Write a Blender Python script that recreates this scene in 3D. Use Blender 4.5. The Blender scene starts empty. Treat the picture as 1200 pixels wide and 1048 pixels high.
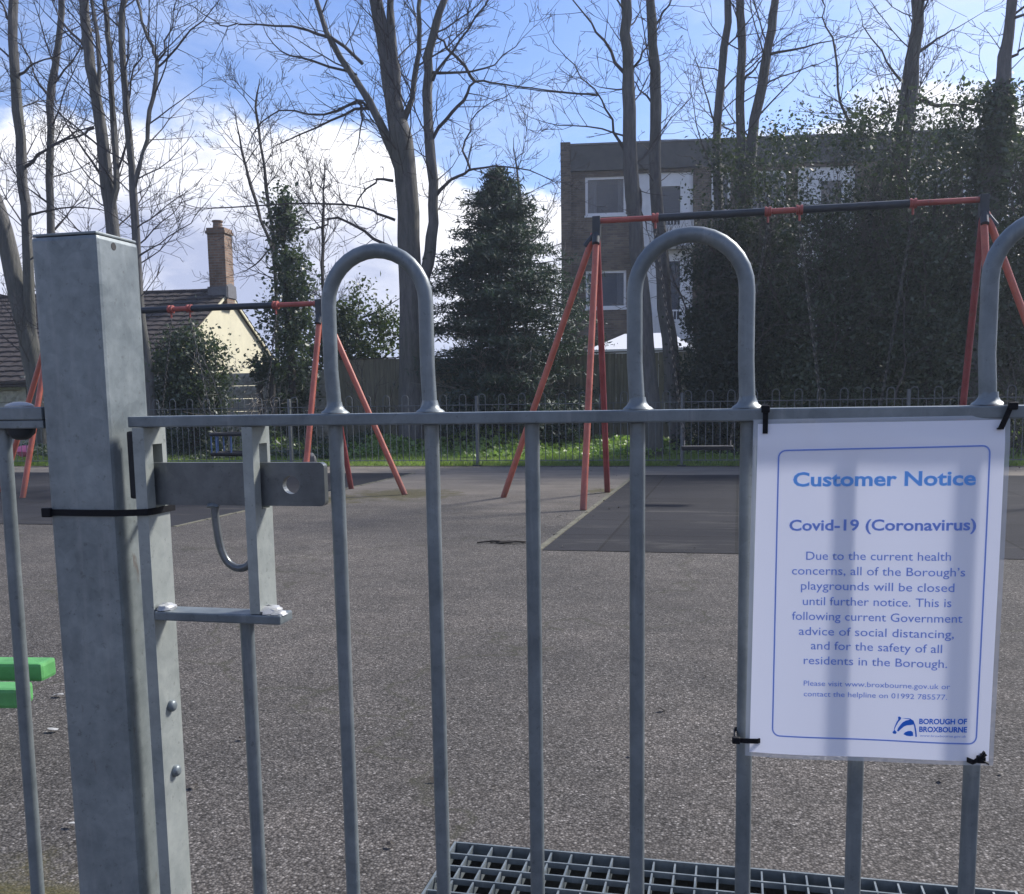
import bpy, math, random
import numpy as np
from mathutils import Vector, Matrix
R = math.radians
rnd = random.Random(11)
npr = np.random.RandomState(5)
scn = bpy.context.scene
COL = scn.collection

# ------------------------------------------------------------------ camera
# World X runs along the gate, world Y into the playground, Z up.
F, CX, CY, HC = 1150.0, 600.0, 609.0, 1.13
_p, _ro, _t = R(7), R(-0.9), R(13)
_f = np.array([0, math.cos(_p), -math.sin(_p)])
_r0 = np.array([1., 0, 0]); _u0 = np.cross(_r0, _f)
_r = math.cos(_ro) * _r0 + math.sin(_ro) * _u0
_u = np.cross(_r, _f)
_M = np.array([[math.cos(_t), -math.sin(_t), 0], [math.sin(_t), math.cos(_t), 0], [0, 0, 1]])
_f, _r, _u = _M @ _f, _M @ _r, _M @ _u
cam = bpy.data.cameras.new('camera')
cam.sensor_width = 36; cam.sensor_fit = 'HORIZONTAL'
cam.lens = F / 1200 * 36
cam.shift_y = (CY - 524) / 1200
cam.clip_start = 0.05; cam.clip_end = 3000
camo = bpy.data.objects.new('camera', cam); COL.objects.link(camo)
mw = Matrix.Identity(4)
for i in range(3):
    mw[i][0] = _r[i]; mw[i][1] = _u[i]; mw[i][2] = -_f[i]
mw[2][3] = HC
camo.matrix_world = mw
scn.camera = camo

def _ray(x, y): return _f + _r * (x - CX) / F + _u * (CY - y) / F
def at(x, y, b):
    """point of the place seen in the photo at (x, y) and standing b metres beyond the camera's own line"""
    d = _ray(x, y); p = d * (b / d[1])
    return Vector((p[0], b, HC + p[2]))
def gnd(x, y, z=0.0):
    d = _ray(x, y); k = (z - HC) / d[2]
    return Vector((d[0] * k, d[1] * k, z))
def onx(x, y, a):
    d = _ray(x, y); k = a / d[0]
    return Vector((a, d[1] * k, HC + d[2] * k))

# ------------------------------------------------------------------ light
SUN_AZ, SUN_EL = R(42), R(40)
world = bpy.data.worlds.new('World'); scn.world = world; world.use_nodes = True
wn, wl = world.node_tree.nodes, world.node_tree.links
wn.clear()
def W(t, **k):
    n = wn.new(t)
    for a, v in k.items(): setattr(n, a, v)
    return n
def wmath(op, a, b=None, c=None, clamp=False):
    n = W('ShaderNodeMath', operation=op); n.use_clamp = clamp
    for i, v in enumerate((a, b, c)):
        if v is None: continue
        if isinstance(v, (int, float)): n.inputs[i].default_value = v
        else: wl.new(v, n.inputs[i])
    return n.outputs[0]
def wmix(f, a, b):
    n = W('ShaderNodeMix', data_type='RGBA')
    for s, v in ((n.inputs[0], f), (n.inputs[6], a), (n.inputs[7], b)):
        if isinstance(v, (int, float)): s.default_value = v
        elif isinstance(v, tuple): s.default_value = (*v, 1)
        else: wl.new(v, s)
    return n.outputs[2]
sky = W('ShaderNodeTexSky', sky_type='NISHITA')
sky.sun_disc = False; sky.sun_elevation = SUN_EL; sky.sun_rotation = SUN_AZ
sky.air_density = 1.0; sky.dust_density = 1.3; sky.ozone_density = 3.0
tc = W('ShaderNodeTexCoord')
sep = W('ShaderNodeSeparateXYZ'); wl.new(tc.outputs['Generated'], sep.inputs[0])
elev = wmath('ARCSINE', sep.outputs[2])
az = wmath('ARCTAN2', sep.outputs[0], sep.outputs[1])
def wnoise(scale, detail, rough, vec, off=(0, 0, 0), sc=(1, 1, 1), dist=0.0):
    m = W('ShaderNodeMapping'); wl.new(vec, m.inputs[0])
    m.inputs['Location'].default_value = off; m.inputs['Scale'].default_value = sc
    n = W('ShaderNodeTexNoise'); wl.new(m.outputs[0], n.inputs[0])
    n.inputs['Scale'].default_value = scale; n.inputs['Detail'].default_value = detail
    n.inputs['Roughness'].default_value = rough; n.inputs['Distortion'].default_value = dist
    return n.outputs[0]
vec = tc.outputs['Generated']
# height of the cloud bank varies round the horizon
low = wmath('SINE', wmath('ADD', wmath('MULTIPLY', az, 9.0), -0.04))
bank = wmath('MULTIPLY_ADD', low, 0.036, 0.238)
bn = wnoise(9, 9, 0.58, vec, sc=(1, 1, 1.5))
bank = wmath('ADD', bank, wmath('MULTIPLY', wmath('SUBTRACT', bn, 0.5), 0.13))
bm = W('ShaderNodeMapRange', interpolation_type='SMOOTHSTEP')
wl.new(wmath('SUBTRACT', bank, elev), bm.inputs[0])
bm.inputs[1].default_value = -0.006; bm.inputs[2].default_value = 0.020
# thin veil higher up
vn = wnoise(2.6, 8, 0.62, vec, off=(3.1, 1.7, 0.4), sc=(1, 1, 2.2), dist=0.3)
vm = W('ShaderNodeMapRange', interpolation_type='SMOOTHSTEP'); wl.new(vn, vm.inputs[0])
vm.inputs[1].default_value = 0.40; vm.inputs[2].default_value = 0.72; vm.inputs[4].default_value = 0.6
# body of the bank: bright tops, duller blue-grey bellies
depth = W('ShaderNodeMapRange'); wl.new(wmath('SUBTRACT', bank, elev), depth.inputs[0])
depth.inputs[1].default_value = 0.015; depth.inputs[2].default_value = 0.17
bn2 = wnoise(7, 8, 0.58, vec, off=(5, 2, 1), sc=(1, 1, 2.4))
sh = wmath('ADD', depth.outputs[0], wmath('MULTIPLY', wmath('SUBTRACT', bn2, 0.5), 2.2), clamp=True)
cloudc = wmix(sh, (8.8, 8.8, 9.2), (3.4, 3.8, 5.3))
hs = W('ShaderNodeMix', data_type='RGBA', blend_type='MULTIPLY')
hs.inputs[0].default_value = 1.0; wl.new(sky.outputs[0], hs.inputs[6]); hs.inputs[7].default_value = (0.80, 0.92, 1.22, 1)
c1 = wmix(vm.outputs[0], hs.outputs[2], (5.6, 6.2, 7.8))
c2 = wmix(bm.outputs[0], c1, cloudc)
bg = W('ShaderNodeBackground'); wl.new(c2, bg.inputs[0]); bg.inputs[1].default_value = 0.080
wo = W('ShaderNodeOutputWorld'); wl.new(bg.outputs[0], wo.inputs[0])

sl = bpy.data.lights.new('sun', 'SUN'); sl.energy = 3.4; sl.angle = R(10); sl.color = (1, 0.95, 0.87)
so = bpy.data.objects.new('sun', sl); COL.objects.link(so)
sd = Vector((math.sin(SUN_AZ) * math.cos(SUN_EL), math.cos(SUN_AZ) * math.cos(SUN_EL), math.sin(SUN_EL)))
so.rotation_euler = sd.to_track_quat('Z', 'Y').to_euler(); so.location = (0, 0, 20)
scn.view_settings.view_transform = 'Standard'
try: scn.view_settings.look = 'None'
except Exception: pass
scn.view_settings.exposure = 0.96; scn.view_settings.gamma = 1.0
scn.view_settings.use_curve_mapping = False

# ------------------------------------------------------------------ helpers
class MB:
    def __init__(s): s.v = []; s.f = []
    def box(s, x0, y0, z0, x1, y1, z1, m=None):
        b = len(s.v)
        P = [(x, y, z) for z in (z0, z1) for y in (y0, y1) for x in (x0, x1)]
        s.v += [tuple(m @ Vector(p)) for p in P] if m else P
        s.f += [tuple(b + i for i in q) for q in ((0, 2, 3, 1), (4, 5, 7, 6), (0, 1, 5, 4), (2, 6, 7, 3), (0, 4, 6, 2), (1, 3, 7, 5))]
        return s
    def tube(s, pts, rad, n=8, cap=True, flat=None):
        pts = [Vector(p) for p in pts]; k = len(pts)
        if not isinstance(rad, (list, tuple)): rad = [rad] * k
        b = len(s.v); ref = None
        for i, p in enumerate(pts):
            t = (pts[min(i + 1, k - 1)] - pts[max(i - 1, 0)])
            if t.length < 1e-9: t = Vector((0, 0, 1))
            t.normalize()
            if ref is None:
                ref = Vector((1, 0, 0)) if abs(t.x) < 0.8 else Vector((0, 1, 0))
            e1 = ref - t * ref.dot(t)
            if e1.length < 1e-6: e1 = t.orthogonal()
            e1.normalize(); ref = e1; e2 = t.cross(e1)
            for j in range(n):
                a = 2 * math.pi * j / n
                q = p + (e1 * math.cos(a) + e2 * math.sin(a)) * rad[i]
                s.v.append((q.x, q.y, q.z))
        for i in range(k - 1):
            for j in range(n):
                j2 = (j + 1) % n
                s.f.append((b + i * n + j, b + i * n + j2, b + (i + 1) * n + j2, b + (i + 1) * n + j))
        if cap:
            s.f.append(tuple(b + j for j in reversed(range(n))))
            s.f.append(tuple(b + (k - 1) * n + j for j in range(n)))
        return s
    def strap(s, pts, w, t, axis=(0, 0, 1), closed=False):
        """flat band following pts; w along axis, t is thickness"""
        pts = [Vector(p) for p in pts]; k = len(pts); A = Vector(axis).normalized(); b = len(s.v)
        for i, p in enumerate(pts):
            if closed: tg = pts[(i + 1) % k] - pts[i - 1]
            else: tg = pts[min(i + 1, k - 1)] - pts[max(i - 1, 0)]
            nrm = tg.cross(A).normalized()
            for c, d in ((-1, -1), (1, -1), (1, 1), (-1, 1)):
                q = p + A * (w / 2 * c) + nrm * (t / 2 * d); s.v.append((q.x, q.y, q.z))
        for i in range(k if closed else k - 1):
            i2 = (i + 1) % k
            for j in range(4):
                j2 = (j + 1) % 4
                s.f.append((b + i * 4 + j, b + i * 4 + j2, b + i2 * 4 + j2, b + i2 * 4 + j))
        if not closed:
            s.f.append((b + 3, b + 2, b + 1, b)); e = b + (k - 1) * 4; s.f.append((e, e + 1, e + 2, e + 3))
        return s
    def prism(s, poly, axis, d0, d1):
        """poly of 2-D points in the plane across axis ('x': (y,z), 'y': (x,z), 'z': (x,y))"""
        b = len(s.v); n = len(poly)
        for d in (d0, d1):
            for (p, q) in poly:
                s.v.append({'x': (d, p, q), 'y': (p, d, q), 'z': (p, q, d)}[axis])
        s.f.append(tuple(b + i for i in range(n))); s.f.append(tuple(b + n + i for i in reversed(range(n))))
        for i in range(n):
            j = (i + 1) % n; s.f.append((b + i, b + n + i, b + n + j, b + j))
        return s
    def lathe(s, prof, c, n=16, axis='z'):
        b = len(s.v); c = Vector(c)
        for (r, h) in prof:
            for j in range(n):
                a = 2 * math.pi * j / n; x, y = r * math.cos(a), r * math.sin(a)
                q = c + Vector({'z': (x, y, h), 'y': (x, h, y), 'x': (h, x, y)}[axis]); s.v.append(tuple(q))
        for i in range(len(prof) - 1):
            for j in range(n):
                j2 = (j + 1) % n
                s.f.append((b + i * n + j, b + i * n + j2, b + (i + 1) * n + j2, b + (i + 1) * n + j))
        s.f.append(tuple(b + j for j in reversed(range(n)))); s.f.append(tuple(b + (len(prof) - 1) * n + j for j in range(n)))
        return s
    def build(s, name, m, parent=None, smooth=False, bevel=0, **tags):
        me = bpy.data.meshes.new(name); me.from_pydata(s.v, [], s.f); me.update()
        import bmesh
        bm_ = bmesh.new(); bm_.from_mesh(me); bmesh.ops.recalc_face_normals(bm_, faces=bm_.faces)
        if bevel: bmesh.ops.bevel(bm_, geom=[e for e in bm_.edges if e.is_manifold and e.calc_face_angle(0) > 0.6], offset=bevel, segments=2, affect='EDGES', profile=0.6)
        bm_.to_mesh(me); bm_.free()
        if smooth:
            me.polygons.foreach_set('use_smooth', [True] * len(me.polygons))
            try: me.set_sharp_from_angle(angle=R(40))
            except Exception: pass
        me.materials.append(m)
        return link(name, me, parent, **tags)

def link(name, me, parent=None, **tags):
    o = bpy.data.objects.new(name, me); COL.objects.link(o)
    if parent: o.parent = parent
    for k, v in tags.items(): o[k] = v
    return o
def thing(name, label, cat, loc=(0, 0, 0), rz=0, group=None):
    o = bpy.data.objects.new(name, None); COL.objects.link(o); o.empty_display_size = .1
    o.location = loc; o.rotation_euler = (0, 0, rz)
    o['label'] = label; o['category'] = cat
    if group: o['group'] = group
    return o
def tag(o, label, cat, group=None):
    o['label'] = label; o['category'] = cat
    if group: o['group'] = group
    return o

# ------------------------------------------------------------------ materials
class Mat:
    def __init__(s, name, col=(.5, .5, .5), rough=.6, metal=0., spec=.5, **k):
        s.m = bpy.data.materials.new(name); s.m.use_nodes = True
        s.n, s.l = s.m.node_tree.nodes, s.m.node_tree.links
        s.b = s.n['Principled BSDF']; s.out = s.n['Material Output']
        s.set('Base Color', (*col, 1)); s.set('Roughness', rough); s.set('Metallic', metal); s.set('Specular IOR Level', spec)
        s.geo = None
    def set(s, k, v):
        if hasattr(v, 'links'): s.l.new(v, s.b.inputs[k])
        else: s.b.inputs[k].default_value = v
    def node(s, t, **k):
        n = s.n.new(t)
        for a, v in k.items(): setattr(n, a, v)
        return n
    def pos(s, obj=False):
        if obj: return s.node('ShaderNodeTexCoord').outputs['Object']
        if not s.geo: s.geo = s.node('ShaderNodeNewGeometry')
        return s.geo.outputs['Position']
    def map(s, vec, sc=(1, 1, 1), off=(0, 0, 0)):
        m = s.node('ShaderNodeMapping'); s.l.new(vec, m.inputs[0]); m.inputs['Scale'].default_value = sc; m.inputs['Location'].default_value = off
        return m.outputs[0]
    def noise(s, scale, detail=4, rough=.55, vec=None, sc=(1, 1, 1), off=(0, 0, 0)):
        n = s.node('ShaderNodeTexNoise'); s.l.new(s.map(vec or s.pos(), sc, off), n.inputs[0])
        n.inputs['Scale'].default_value = scale; n.inputs['Detail'].default_value = detail; n.inputs['Roughness'].default_value = rough
        return n.outputs[0]
    def voro(s, scale, vec=None, sc=(1, 1, 1), feature='F1', out='Color'):
        n = s.node('ShaderNodeTexVoronoi', feature=feature); s.l.new(s.map(vec or s.pos(), sc), n.inputs['Vector'])
        n.inputs['Scale'].default_value = scale
        return n.outputs[out]
    def ramp(s, fac, stops, interp='LINEAR'):
        r = s.node('ShaderNodeValToRGB'); s.l.new(fac, r.inputs[0]); cr = r.color_ramp; cr.interpolation = interp
        while len(cr.elements) < len(stops): cr.elements.new(.5)
        for e, (p, c) in zip(cr.elements, stops): e.position = p; e.color = (*c, 1) if isinstance(c, tuple) else (c, c, c, 1)
        return r.outputs[0]
    def math(s, op, a, b=None, c=None, clamp=False):
        n = s.node('ShaderNodeMath', operation=op); n.use_clamp = clamp
        for i, v in enumerate((a, b, c)):
            if v is None: continue
            if isinstance(v, (int, float)): n.inputs[i].default_value = v
            else: s.l.new(v, n.inputs[i])
        return n.outputs[0]
    def mix(s, f, a, b, mode='MIX'):
        n = s.node('ShaderNodeMix', data_type='RGBA', blend_type=mode)
        for k, v in ((0, f), (6, a), (7, b)):
            if isinstance(v, (int, float)): n.inputs[k].default_value = v
            elif isinstance(v, tuple): n.inputs[k].default_value = (*v, 1)
            else: s.l.new(v, n.inputs[k])
        return n.outputs[2]
    def bump(s, h, dist=.01, strength=1., prev=None):
        n = s.node('ShaderNodeBump'); s.l.new(h, n.inputs['Height']); n.inputs['Distance'].default_value = dist
        n.inputs['Strength'].default_value = strength
        if prev: s.l.new(prev, n.inputs['Normal'])
        s.l.new(n.outputs[0], s.b.inputs['Normal']); return n.outputs[0]

def mk_galv(name, c0=(.10, .120, .130), c1=(.22, .250, .260), metal=.25, rough=.40, rust=False):
    m = Mat(name, metal=metal)
    sp = m.voro(60); n1 = m.noise(16, 6, .65); n2 = m.noise(70, 4, .6); n3 = m.noise(4, 3, .5, sc=(1, 1, .4))
    f = m.math('MULTIPLY_ADD', sp, .12, m.math('MULTIPLY_ADD', n1, .75, m.math('MULTIPLY', n2, .35)))
    f = m.math('SUBTRACT', m.math('MULTIPLY_ADD', n3, .5, f), .40)
    c = m.ramp(f, [(.2, c0), (.75, c1)])
    drip = m.ramp(m.noise(30, 5, .7, sc=(1, 1, .09), off=(2, 5, 0)), [(.56, 0.), (.72, 1.)])
    c = m.mix(m.math('MULTIPLY', drip, .35), c, (.36, .37, .36))
    grime = m.ramp(m.noise(110, 4, .75, off=(1, 8, 3)), [(.60, 0.), (.70, 1.)])
    c = m.mix(m.math('MULTIPLY', grime, .45), c, (.05, .052, .045))
    if rust:
        rm = m.math('MULTIPLY', m.ramp(m.noise(26, 5, .7, sc=(1, 1, .35), off=(4.2, 0, 1)), [(.64, 0.), (.70, 1.)]), .55)
        c = m.mix(rm, c, (.10, .055, .035))
    m.set('Base Color', c)
    m.set('Roughness', m.math('MULTIPLY_ADD', n1, .30, rough - .12))
    m.bump(m.math('MULTIPLY_ADD', n2, .5, n1), .0006, .6)
    return m.m
GALV = mk_galv('galvanised_steel')
GALVD = mk_galv('shaded_steel', (.095, .104, .108), (.20, .215, .22), .5, .32)  # darker steel copy: shade on camera-facing slide and handle put into the colour
GALVL = mk_galv('sunlit_zinc', (.20, .225, .215), (.38, .40, .375), .2, .42)  # lighter copy: sunlit look of stile and keeper sides put into the colour
GALVP = mk_galv('galvanised_post', (.115, .138, .146), (.285, .318, .322), metal=.25, rust=True)
GALVW = mk_galv('weld_zinc', (.30, .31, .32), (.44, .45, .46), .35, .5)
GALVF = mk_galv('weathered_fence_steel', (.09, .10, .105), (.17, .185, .19), .2, .55)

def simple(name, col, rough=.6, metal=0., var=.25, scale=20, bump=0., spec=.5):
    m = Mat(name, col, rough, metal, spec)
    n = m.noise(scale, 5, .6)
    lo = tuple(c * (1 - var) for c in col); hi = tuple(min(1, c * (1 + var)) for c in col)
    m.set('Base Color', m.ramp(n, [(.3, lo), (.7, hi)]))
    m.set('Roughness', m.math('MULTIPLY_ADD', n, .25, rough - .12))
    if bump: m.bump(n, bump, .8)
    return m.m
def worn(name, col, rough=.4, metal=0, var=.3, scale=8):
    m = Mat(name, col, rough, metal); n = m.noise(5, 6, .7); n2 = m.noise(34, 5, .75, sc=(1, 1, .5))
    c = m.ramp(n, [(.3, tuple(q * .72 for q in col)), (.7, tuple(min(1, q * 1.15 + .03) for q in col))])
    c = m.mix(m.math('MULTIPLY', m.ramp(n2, [(.585, 0.), (.64, 1.)]), .7), c, (.20, .12, .095))
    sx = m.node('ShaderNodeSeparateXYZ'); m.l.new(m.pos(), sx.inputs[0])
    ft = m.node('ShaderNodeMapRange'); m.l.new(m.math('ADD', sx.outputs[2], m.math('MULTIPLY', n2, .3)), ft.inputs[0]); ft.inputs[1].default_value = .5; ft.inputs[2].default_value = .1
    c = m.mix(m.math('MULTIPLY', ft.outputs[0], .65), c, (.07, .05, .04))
    m.set('Base Color', c); m.set('Roughness', m.math('MULTIPLY_ADD', n, .3, rough - .1)); return m.m
BLACKP = simple('black_nylon', (.006, .006, .008), .6, 0, .3, 60, 0, .2)
RUBBER = simple('black_rubber', (.015, .015, .016), .7, 0, .3, 40, .001)
REDP = worn('red_paint', (.33, .060, .042), .42, 0, .3, 9)
REDL = worn('red_leg_paint', (.44, .10, .055), .40, 0, .3, 7)
REDD = worn('shaded_red_leg_paint', (.27, .035, .035), .42, 0, .35, 7)  # same red as the front legs, darkened to paint in weaker light
SLEEVE = simple('dark_sleeve', (.022, .028, .036), .45, 0, .3, 12)
CHAINM = simple('chain_steel', (.055, .055, .055), .6, .0, .3, 40)
GREENP = simple('green_plastic', (.085, .29, .085), .55, 0, .22, 14)
BLUEP = simple('blue_paint', (.05, .10, .22), .45, 0, .2, 8)
WHITEP = simple('white_paint', (.72, .73, .75), .5, 0, .08, 4)
CREAM = simple('cream_render', (.62, .58, .42), .85, 0, .08, 3, .003)
LEADM = simple('lead_flashing', (.14, .14, .15), .6, .2, .2, 12)
CONC = simple('concrete', (.34, .33, .28), .9, 0, .35, 9, .02)
PINK = simple('pink_plastic', (.65, .16, .28), .5, 0, .1, 8)
STONE = simple('grey_stone', (.13, .13, .13), .9, 0, .3, 14, .01)
LITTER = simple('white_scrap', (.34, .34, .33), .7, 0, .08, 30)
DEADLEAF = simple('dead_leaf', (.035, .028, .02), .8, 0, .4, 30)

def mk_bark(name, c0, c1, green=.3):
    m = Mat(name, rough=.9)
    n = m.noise(16, 7, .72, sc=(1, 1, .16)); n2 = m.noise(1.1, 4, .6, sc=(1, 1, .5), off=(3, 3, 3))
    c = m.ramp(n, [(.3, c0), (.7, c1)])
    c = m.mix(m.math('MULTIPLY', m.ramp(n2, [(.45, 0.), (.65, 1.)]), green), c, (.075, .085, .04))
    m.set('Base Color', c); m.bump(n, .05, 1.)
    return m.m
BARK = mk_bark('bark', (.070, .070, .073), (.175, .168, .160))
BARKD = mk_bark('dark_bark', (.045, .038, .036), (.10, .088, .08), .15)
TWIG = mk_bark('twig_bark', (.05, .042, .042), (.10, .085, .08), .1)

def mk_leaf(name, lo, hi, rough=.35, scale=1.3, spec=.5, tl=.25, hue=None):
    m = Mat(name, rough=rough, spec=spec)
    n = m.noise(scale, 5, .7); n2 = m.noise(scale * 14, 2, .6, off=(7, 1, 2))
    f = m.math('MULTIPLY_ADD', n2, .6, m.math('MULTIPLY', n, .5))
    c = m.ramp(f, [(.35, lo), (.72, hi)])
    m.set('Base Color', c)
    if tl:
        t = m.node('ShaderNodeBsdfTranslucent'); m.l.new(m.mix(1., c, (1.3, 1.5, .7), 'MULTIPLY'), t.inputs[0])
        mx = m.node('ShaderNodeMixShader'); mx.inputs[0].default_value = tl
        m.l.new(m.b.outputs[0], mx.inputs[1]); m.l.new(t.outputs[0], mx.inputs[2]); m.l.new(mx.outputs[0], m.out.inputs[0])
    return m.m
IVY = mk_leaf('ivy_leaf', (.030, .046, .032), (.080, .108, .062), .45)
HOLLY = mk_leaf('holly_leaf', (.022, .031, .030), (.064, .080, .066), .6, spec=.3, tl=.35)
CONIF = mk_leaf('conifer_needles', (.024, .042, .036), (.062, .092, .068), .6, tl=.15)
SHRUB = mk_leaf('shrub_leaf', (.03, .045, .015), (.075, .105, .035), .5)
GRASS = mk_leaf('grass_blade', (.13, .19, .055), (.25, .32, .11), .6, 2.0, tl=.45)
COVER = mk_leaf('ground_cover_leaf', (.10, .16, .05), (.26, .36, .12), .45, 3.0, tl=.35)

# tarmac
def mk_tarmac():
    m = Mat('tarmac', rough=.95, spec=.2)
    v = m.node('ShaderNodeTexVoronoi'); m.l.new(m.map(m.pos(), (1, 1, 1)), v.inputs['Vector']); v.inputs['Scale'].default_value = 140
    s1 = m.node('ShaderNodeSeparateColor'); m.l.new(v.outputs['Color'], s1.inputs[0])
    stone = m.ramp(s1.outputs[0], [(.0, (.060, .056, .052)), (.3, (.090, .084, .079)), (.7, (.134, .125, .117)), (.93, (.180, .169, .158)), (1., (.30, .285, .27))])
    dist = v.outputs['Distance']
    v2 = m.voro(75, out='Distance')
    gap = m.ramp(dist, [(.25, 1.), (.75, .35)])
    c = m.mix(1., stone, gap, 'MULTIPLY')
    big = m.noise(.55, 6, .62); mid = m.noise(4.5, 5, .65, off=(9, 2, 0))
    k = m.math('MULTIPLY_ADD', big, .75, m.math('MULTIPLY', mid, .45))
    c = m.mix(1., c, m.ramp(k, [(.35, (.66, .66, .68)), (.55, (.98, .97, .96)), (.85, (1.65, 1.58, 1.52))]), 'MULTIPLY')
    stn = m.ramp(m.noise(2.2, 7, .72, sc=(.6, 1, 1), off=(20, 3, 0)), [(.50, 0.), (.68, 1.)])
    c = m.mix(m.math('MULTIPLY', stn, .38), c, (.060, .055, .050))
    fl = m.ramp(m.noise(38, 3, .8, off=(5, 5, 0)), [(.69, 0.), (.73, 1.)])
    c = m.mix(m.math('MULTIPLY', fl, .35), c, (.26, .23, .19))
    ce = m.node('ShaderNodeTexVoronoi', feature='DISTANCE_TO_EDGE'); wv = m.node('ShaderNodeVectorMath', operation='ADD'); m.l.new(m.pos(), wv.inputs[0])
    wn_ = m.node('ShaderNodeTexNoise'); m.l.new(m.pos(), wn_.inputs[0]); wn_.inputs['Scale'].default_value = 1.7; wn_.inputs['Detail'].default_value = 6
    m.l.new(wn_.outputs['Color'], wv.inputs[1]); m.l.new(wv.outputs[0], ce.inputs['Vector']); ce.inputs['Scale'].default_value = .33
    crk = m.ramp(ce.outputs['Distance'], [(.0, 1.), (.006, 0.)])
    c = m.mix(m.math('MULTIPLY', crk, .6), c, (.045, .045, .03))
    # dust and silt collecting along the far fence
    sx = m.node('ShaderNodeSeparateXYZ'); m.l.new(m.pos(), sx.inputs[0])
    yy = m.math('ADD', sx.outputs[1], m.math('MULTIPLY', m.math('SUBTRACT', big, .5), 3.5))
    mr = m.node('ShaderNodeMapRange', interpolation_type='SMOOTHSTEP'); m.l.new(yy, mr.inputs[0]); mr.inputs[1].default_value = 8.5; mr.inputs[2].default_value = 14.2
    silt = m.ramp(m.noise(3.0, 6, .7, sc=(.35, 1, 1)), [(.3, (.14, .128, .108)), (.7, (.28, .245, .205))])
    c = m.mix(m.math('MULTIPLY', mr.outputs[0], .85), c, silt)
    # moss in the corner by the gate post and round the swing feet
    def spot(x, y, r):
        a = m.math('POWER', m.math('SUBTRACT', sx.outputs[0], x), 2); b = m.math('POWER', m.math('SUBTRACT', sx.outputs[1], y), 2)
        d = m.math('SQRT', m.math('ADD', a, b))
        q = m.node('ShaderNodeMapRange', interpolation_type='SMOOTHSTEP'); m.l.new(m.math('ADD', d, m.math('MULTIPLY', m.math('SUBTRACT', mid, .5), r * 2.2)), q.inputs[0])
        q.inputs[1].default_value = r; q.inputs[2].default_value = r * .35; return q.outputs[0]
    sp = spot(-1.62, 1.80, .30)
    for a in ((-4.0, 11.3, .9), (-4.75, 10.6, .7), (-9.6, 11.2, .8), (-1.5, 11.9, .5)): sp = m.math('MAXIMUM', sp, spot(*a))
    moss = m.ramp(m.noise(60, 4, .7), [(.3, (.035, .04, .015)), (.7, (.12, .10, .04))])
    c = m.mix(m.math('MULTIPLY', sp, .75), c, moss)
    m.set('Base Color', c)
    h = m.math('SUBTRACT', m.math('MULTIPLY', s1.outputs[1], .5), dist)
    m.bump(h, .003, .75)
    return m.m
TARMAC = mk_tarmac()
def mk_mat():
    m = Mat('rubber_safety_surface', rough=.95, spec=.12)
    n = m.noise(240, 3, .6); bb = m.noise(1.2, 7, .72, sc=(.6, 1, 1))
    c = m.ramp(bb, [(.3, (.017, .018, .022)), (.60, (.027, .028, .033)), (.85, (.062, .062, .065))])
    c = m.mix(.5, c, m.ramp(n, [(.3, (.015, .015, .018)), (.75, (.065, .065, .07))]))
    br = m.node('ShaderNodeTexBrick'); m.l.new(m.pos(), br.inputs[0]); br.inputs['Scale'].default_value = 1
    br.inputs['Brick Width'].default_value = 1.0; br.inputs['Row Height'].default_value = 1.0; br.inputs['Mortar Size'].default_value = .012; br.offset = 0
    br.inputs['Color1'].default_value = (.85, .85, .85, 1); br.inputs['Color2'].default_value = (1.15, 1.15, 1.15, 1); br.inputs['Mortar'].default_value = (.5, .5, .45, 1)
    c = m.mix(.8, c, br.outputs[0], 'MULTIPLY')
    sc_ = m.ramp(m.noise(3.2, 7, .75, sc=(.25, 1, 1), off=(3, 3, 3)), [(.56, 0.), (.70, 1.)])
    c = m.mix(m.math('MULTIPLY', sc_, .45), c, (.12, .115, .105))
    m.set('Base Color', c); m.bump(n, .003, .7); return m.m
MATM = mk_mat()
def mk_brick(name, c1, c2, mort, sc=1.0):
    m = Mat(name, rough=.9)
    o = m.pos(True)
    s = m.node('ShaderNodeSeparateXYZ'); m.l.new(o, s.inputs[0]); cb = m.node('ShaderNodeCombineXYZ')
    m.l.new(m.math('ADD', s.outputs[0], s.outputs[1]), cb.inputs[0]); m.l.new(s.outputs[2], cb.inputs[1])
    b = m.node('ShaderNodeTexBrick'); m.l.new(cb.outputs[0], b.inputs[0])
    b.inputs['Color1'].default_value = (*c1, 1); b.inputs['Color2'].default_value = (*c2, 1); b.inputs['Mortar'].default_value = (*mort, 1)
    b.inputs['Scale'].default_value = 1; b.inputs['Brick Width'].default_value = .225 * sc; b.inputs['Row Height'].default_value = .075 * sc
    b.inputs['Mortar Size'].default_value = .01; b.inputs['Bias'].default_value = -.1
    n = m.noise(1.5, 5, .65)
    m.set('Base Color', m.mix(1., b.outputs[0], m.ramp(n, [(.3, .6), (.7, 1.25)]), 'MULTIPLY'))
    m.bump(b.outputs['Fac'], -.01, .6); return m.m
BRICK = mk_brick('brown_brick', (.085, .065, .050), (.17, .13, .095), (.12, .11, .10))
BRICKC = mk_brick('chimney_brick', (.20, .12, .08), (.28, .18, .12), (.22, .2, .17))
def mk_wood(name, c0, c1):
    m = Mat(name, rough=.85)
    n = m.noise(3, 6, .65, sc=(6, 6, .5)); n2 = m.noise(.7, 4, .6)
    m.set('Base Color', m.mix(1., m.ramp(n, [(.3, c0), (.7, c1)]), m.ramp(n2, [(.3, (.7, .75, .7)), (.7, (1.2, 1.2, 1.15))]), 'MULTIPLY'))
    m.bump(n, .01, .5); return m.m
WOOD = mk_wood('weathered_fence_board', (.12, .11, .08), (.24, .22, .16))
WOODP = mk_wood('fence_post_wood', (.045, .038, .03), (.10, .085, .065))
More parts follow.
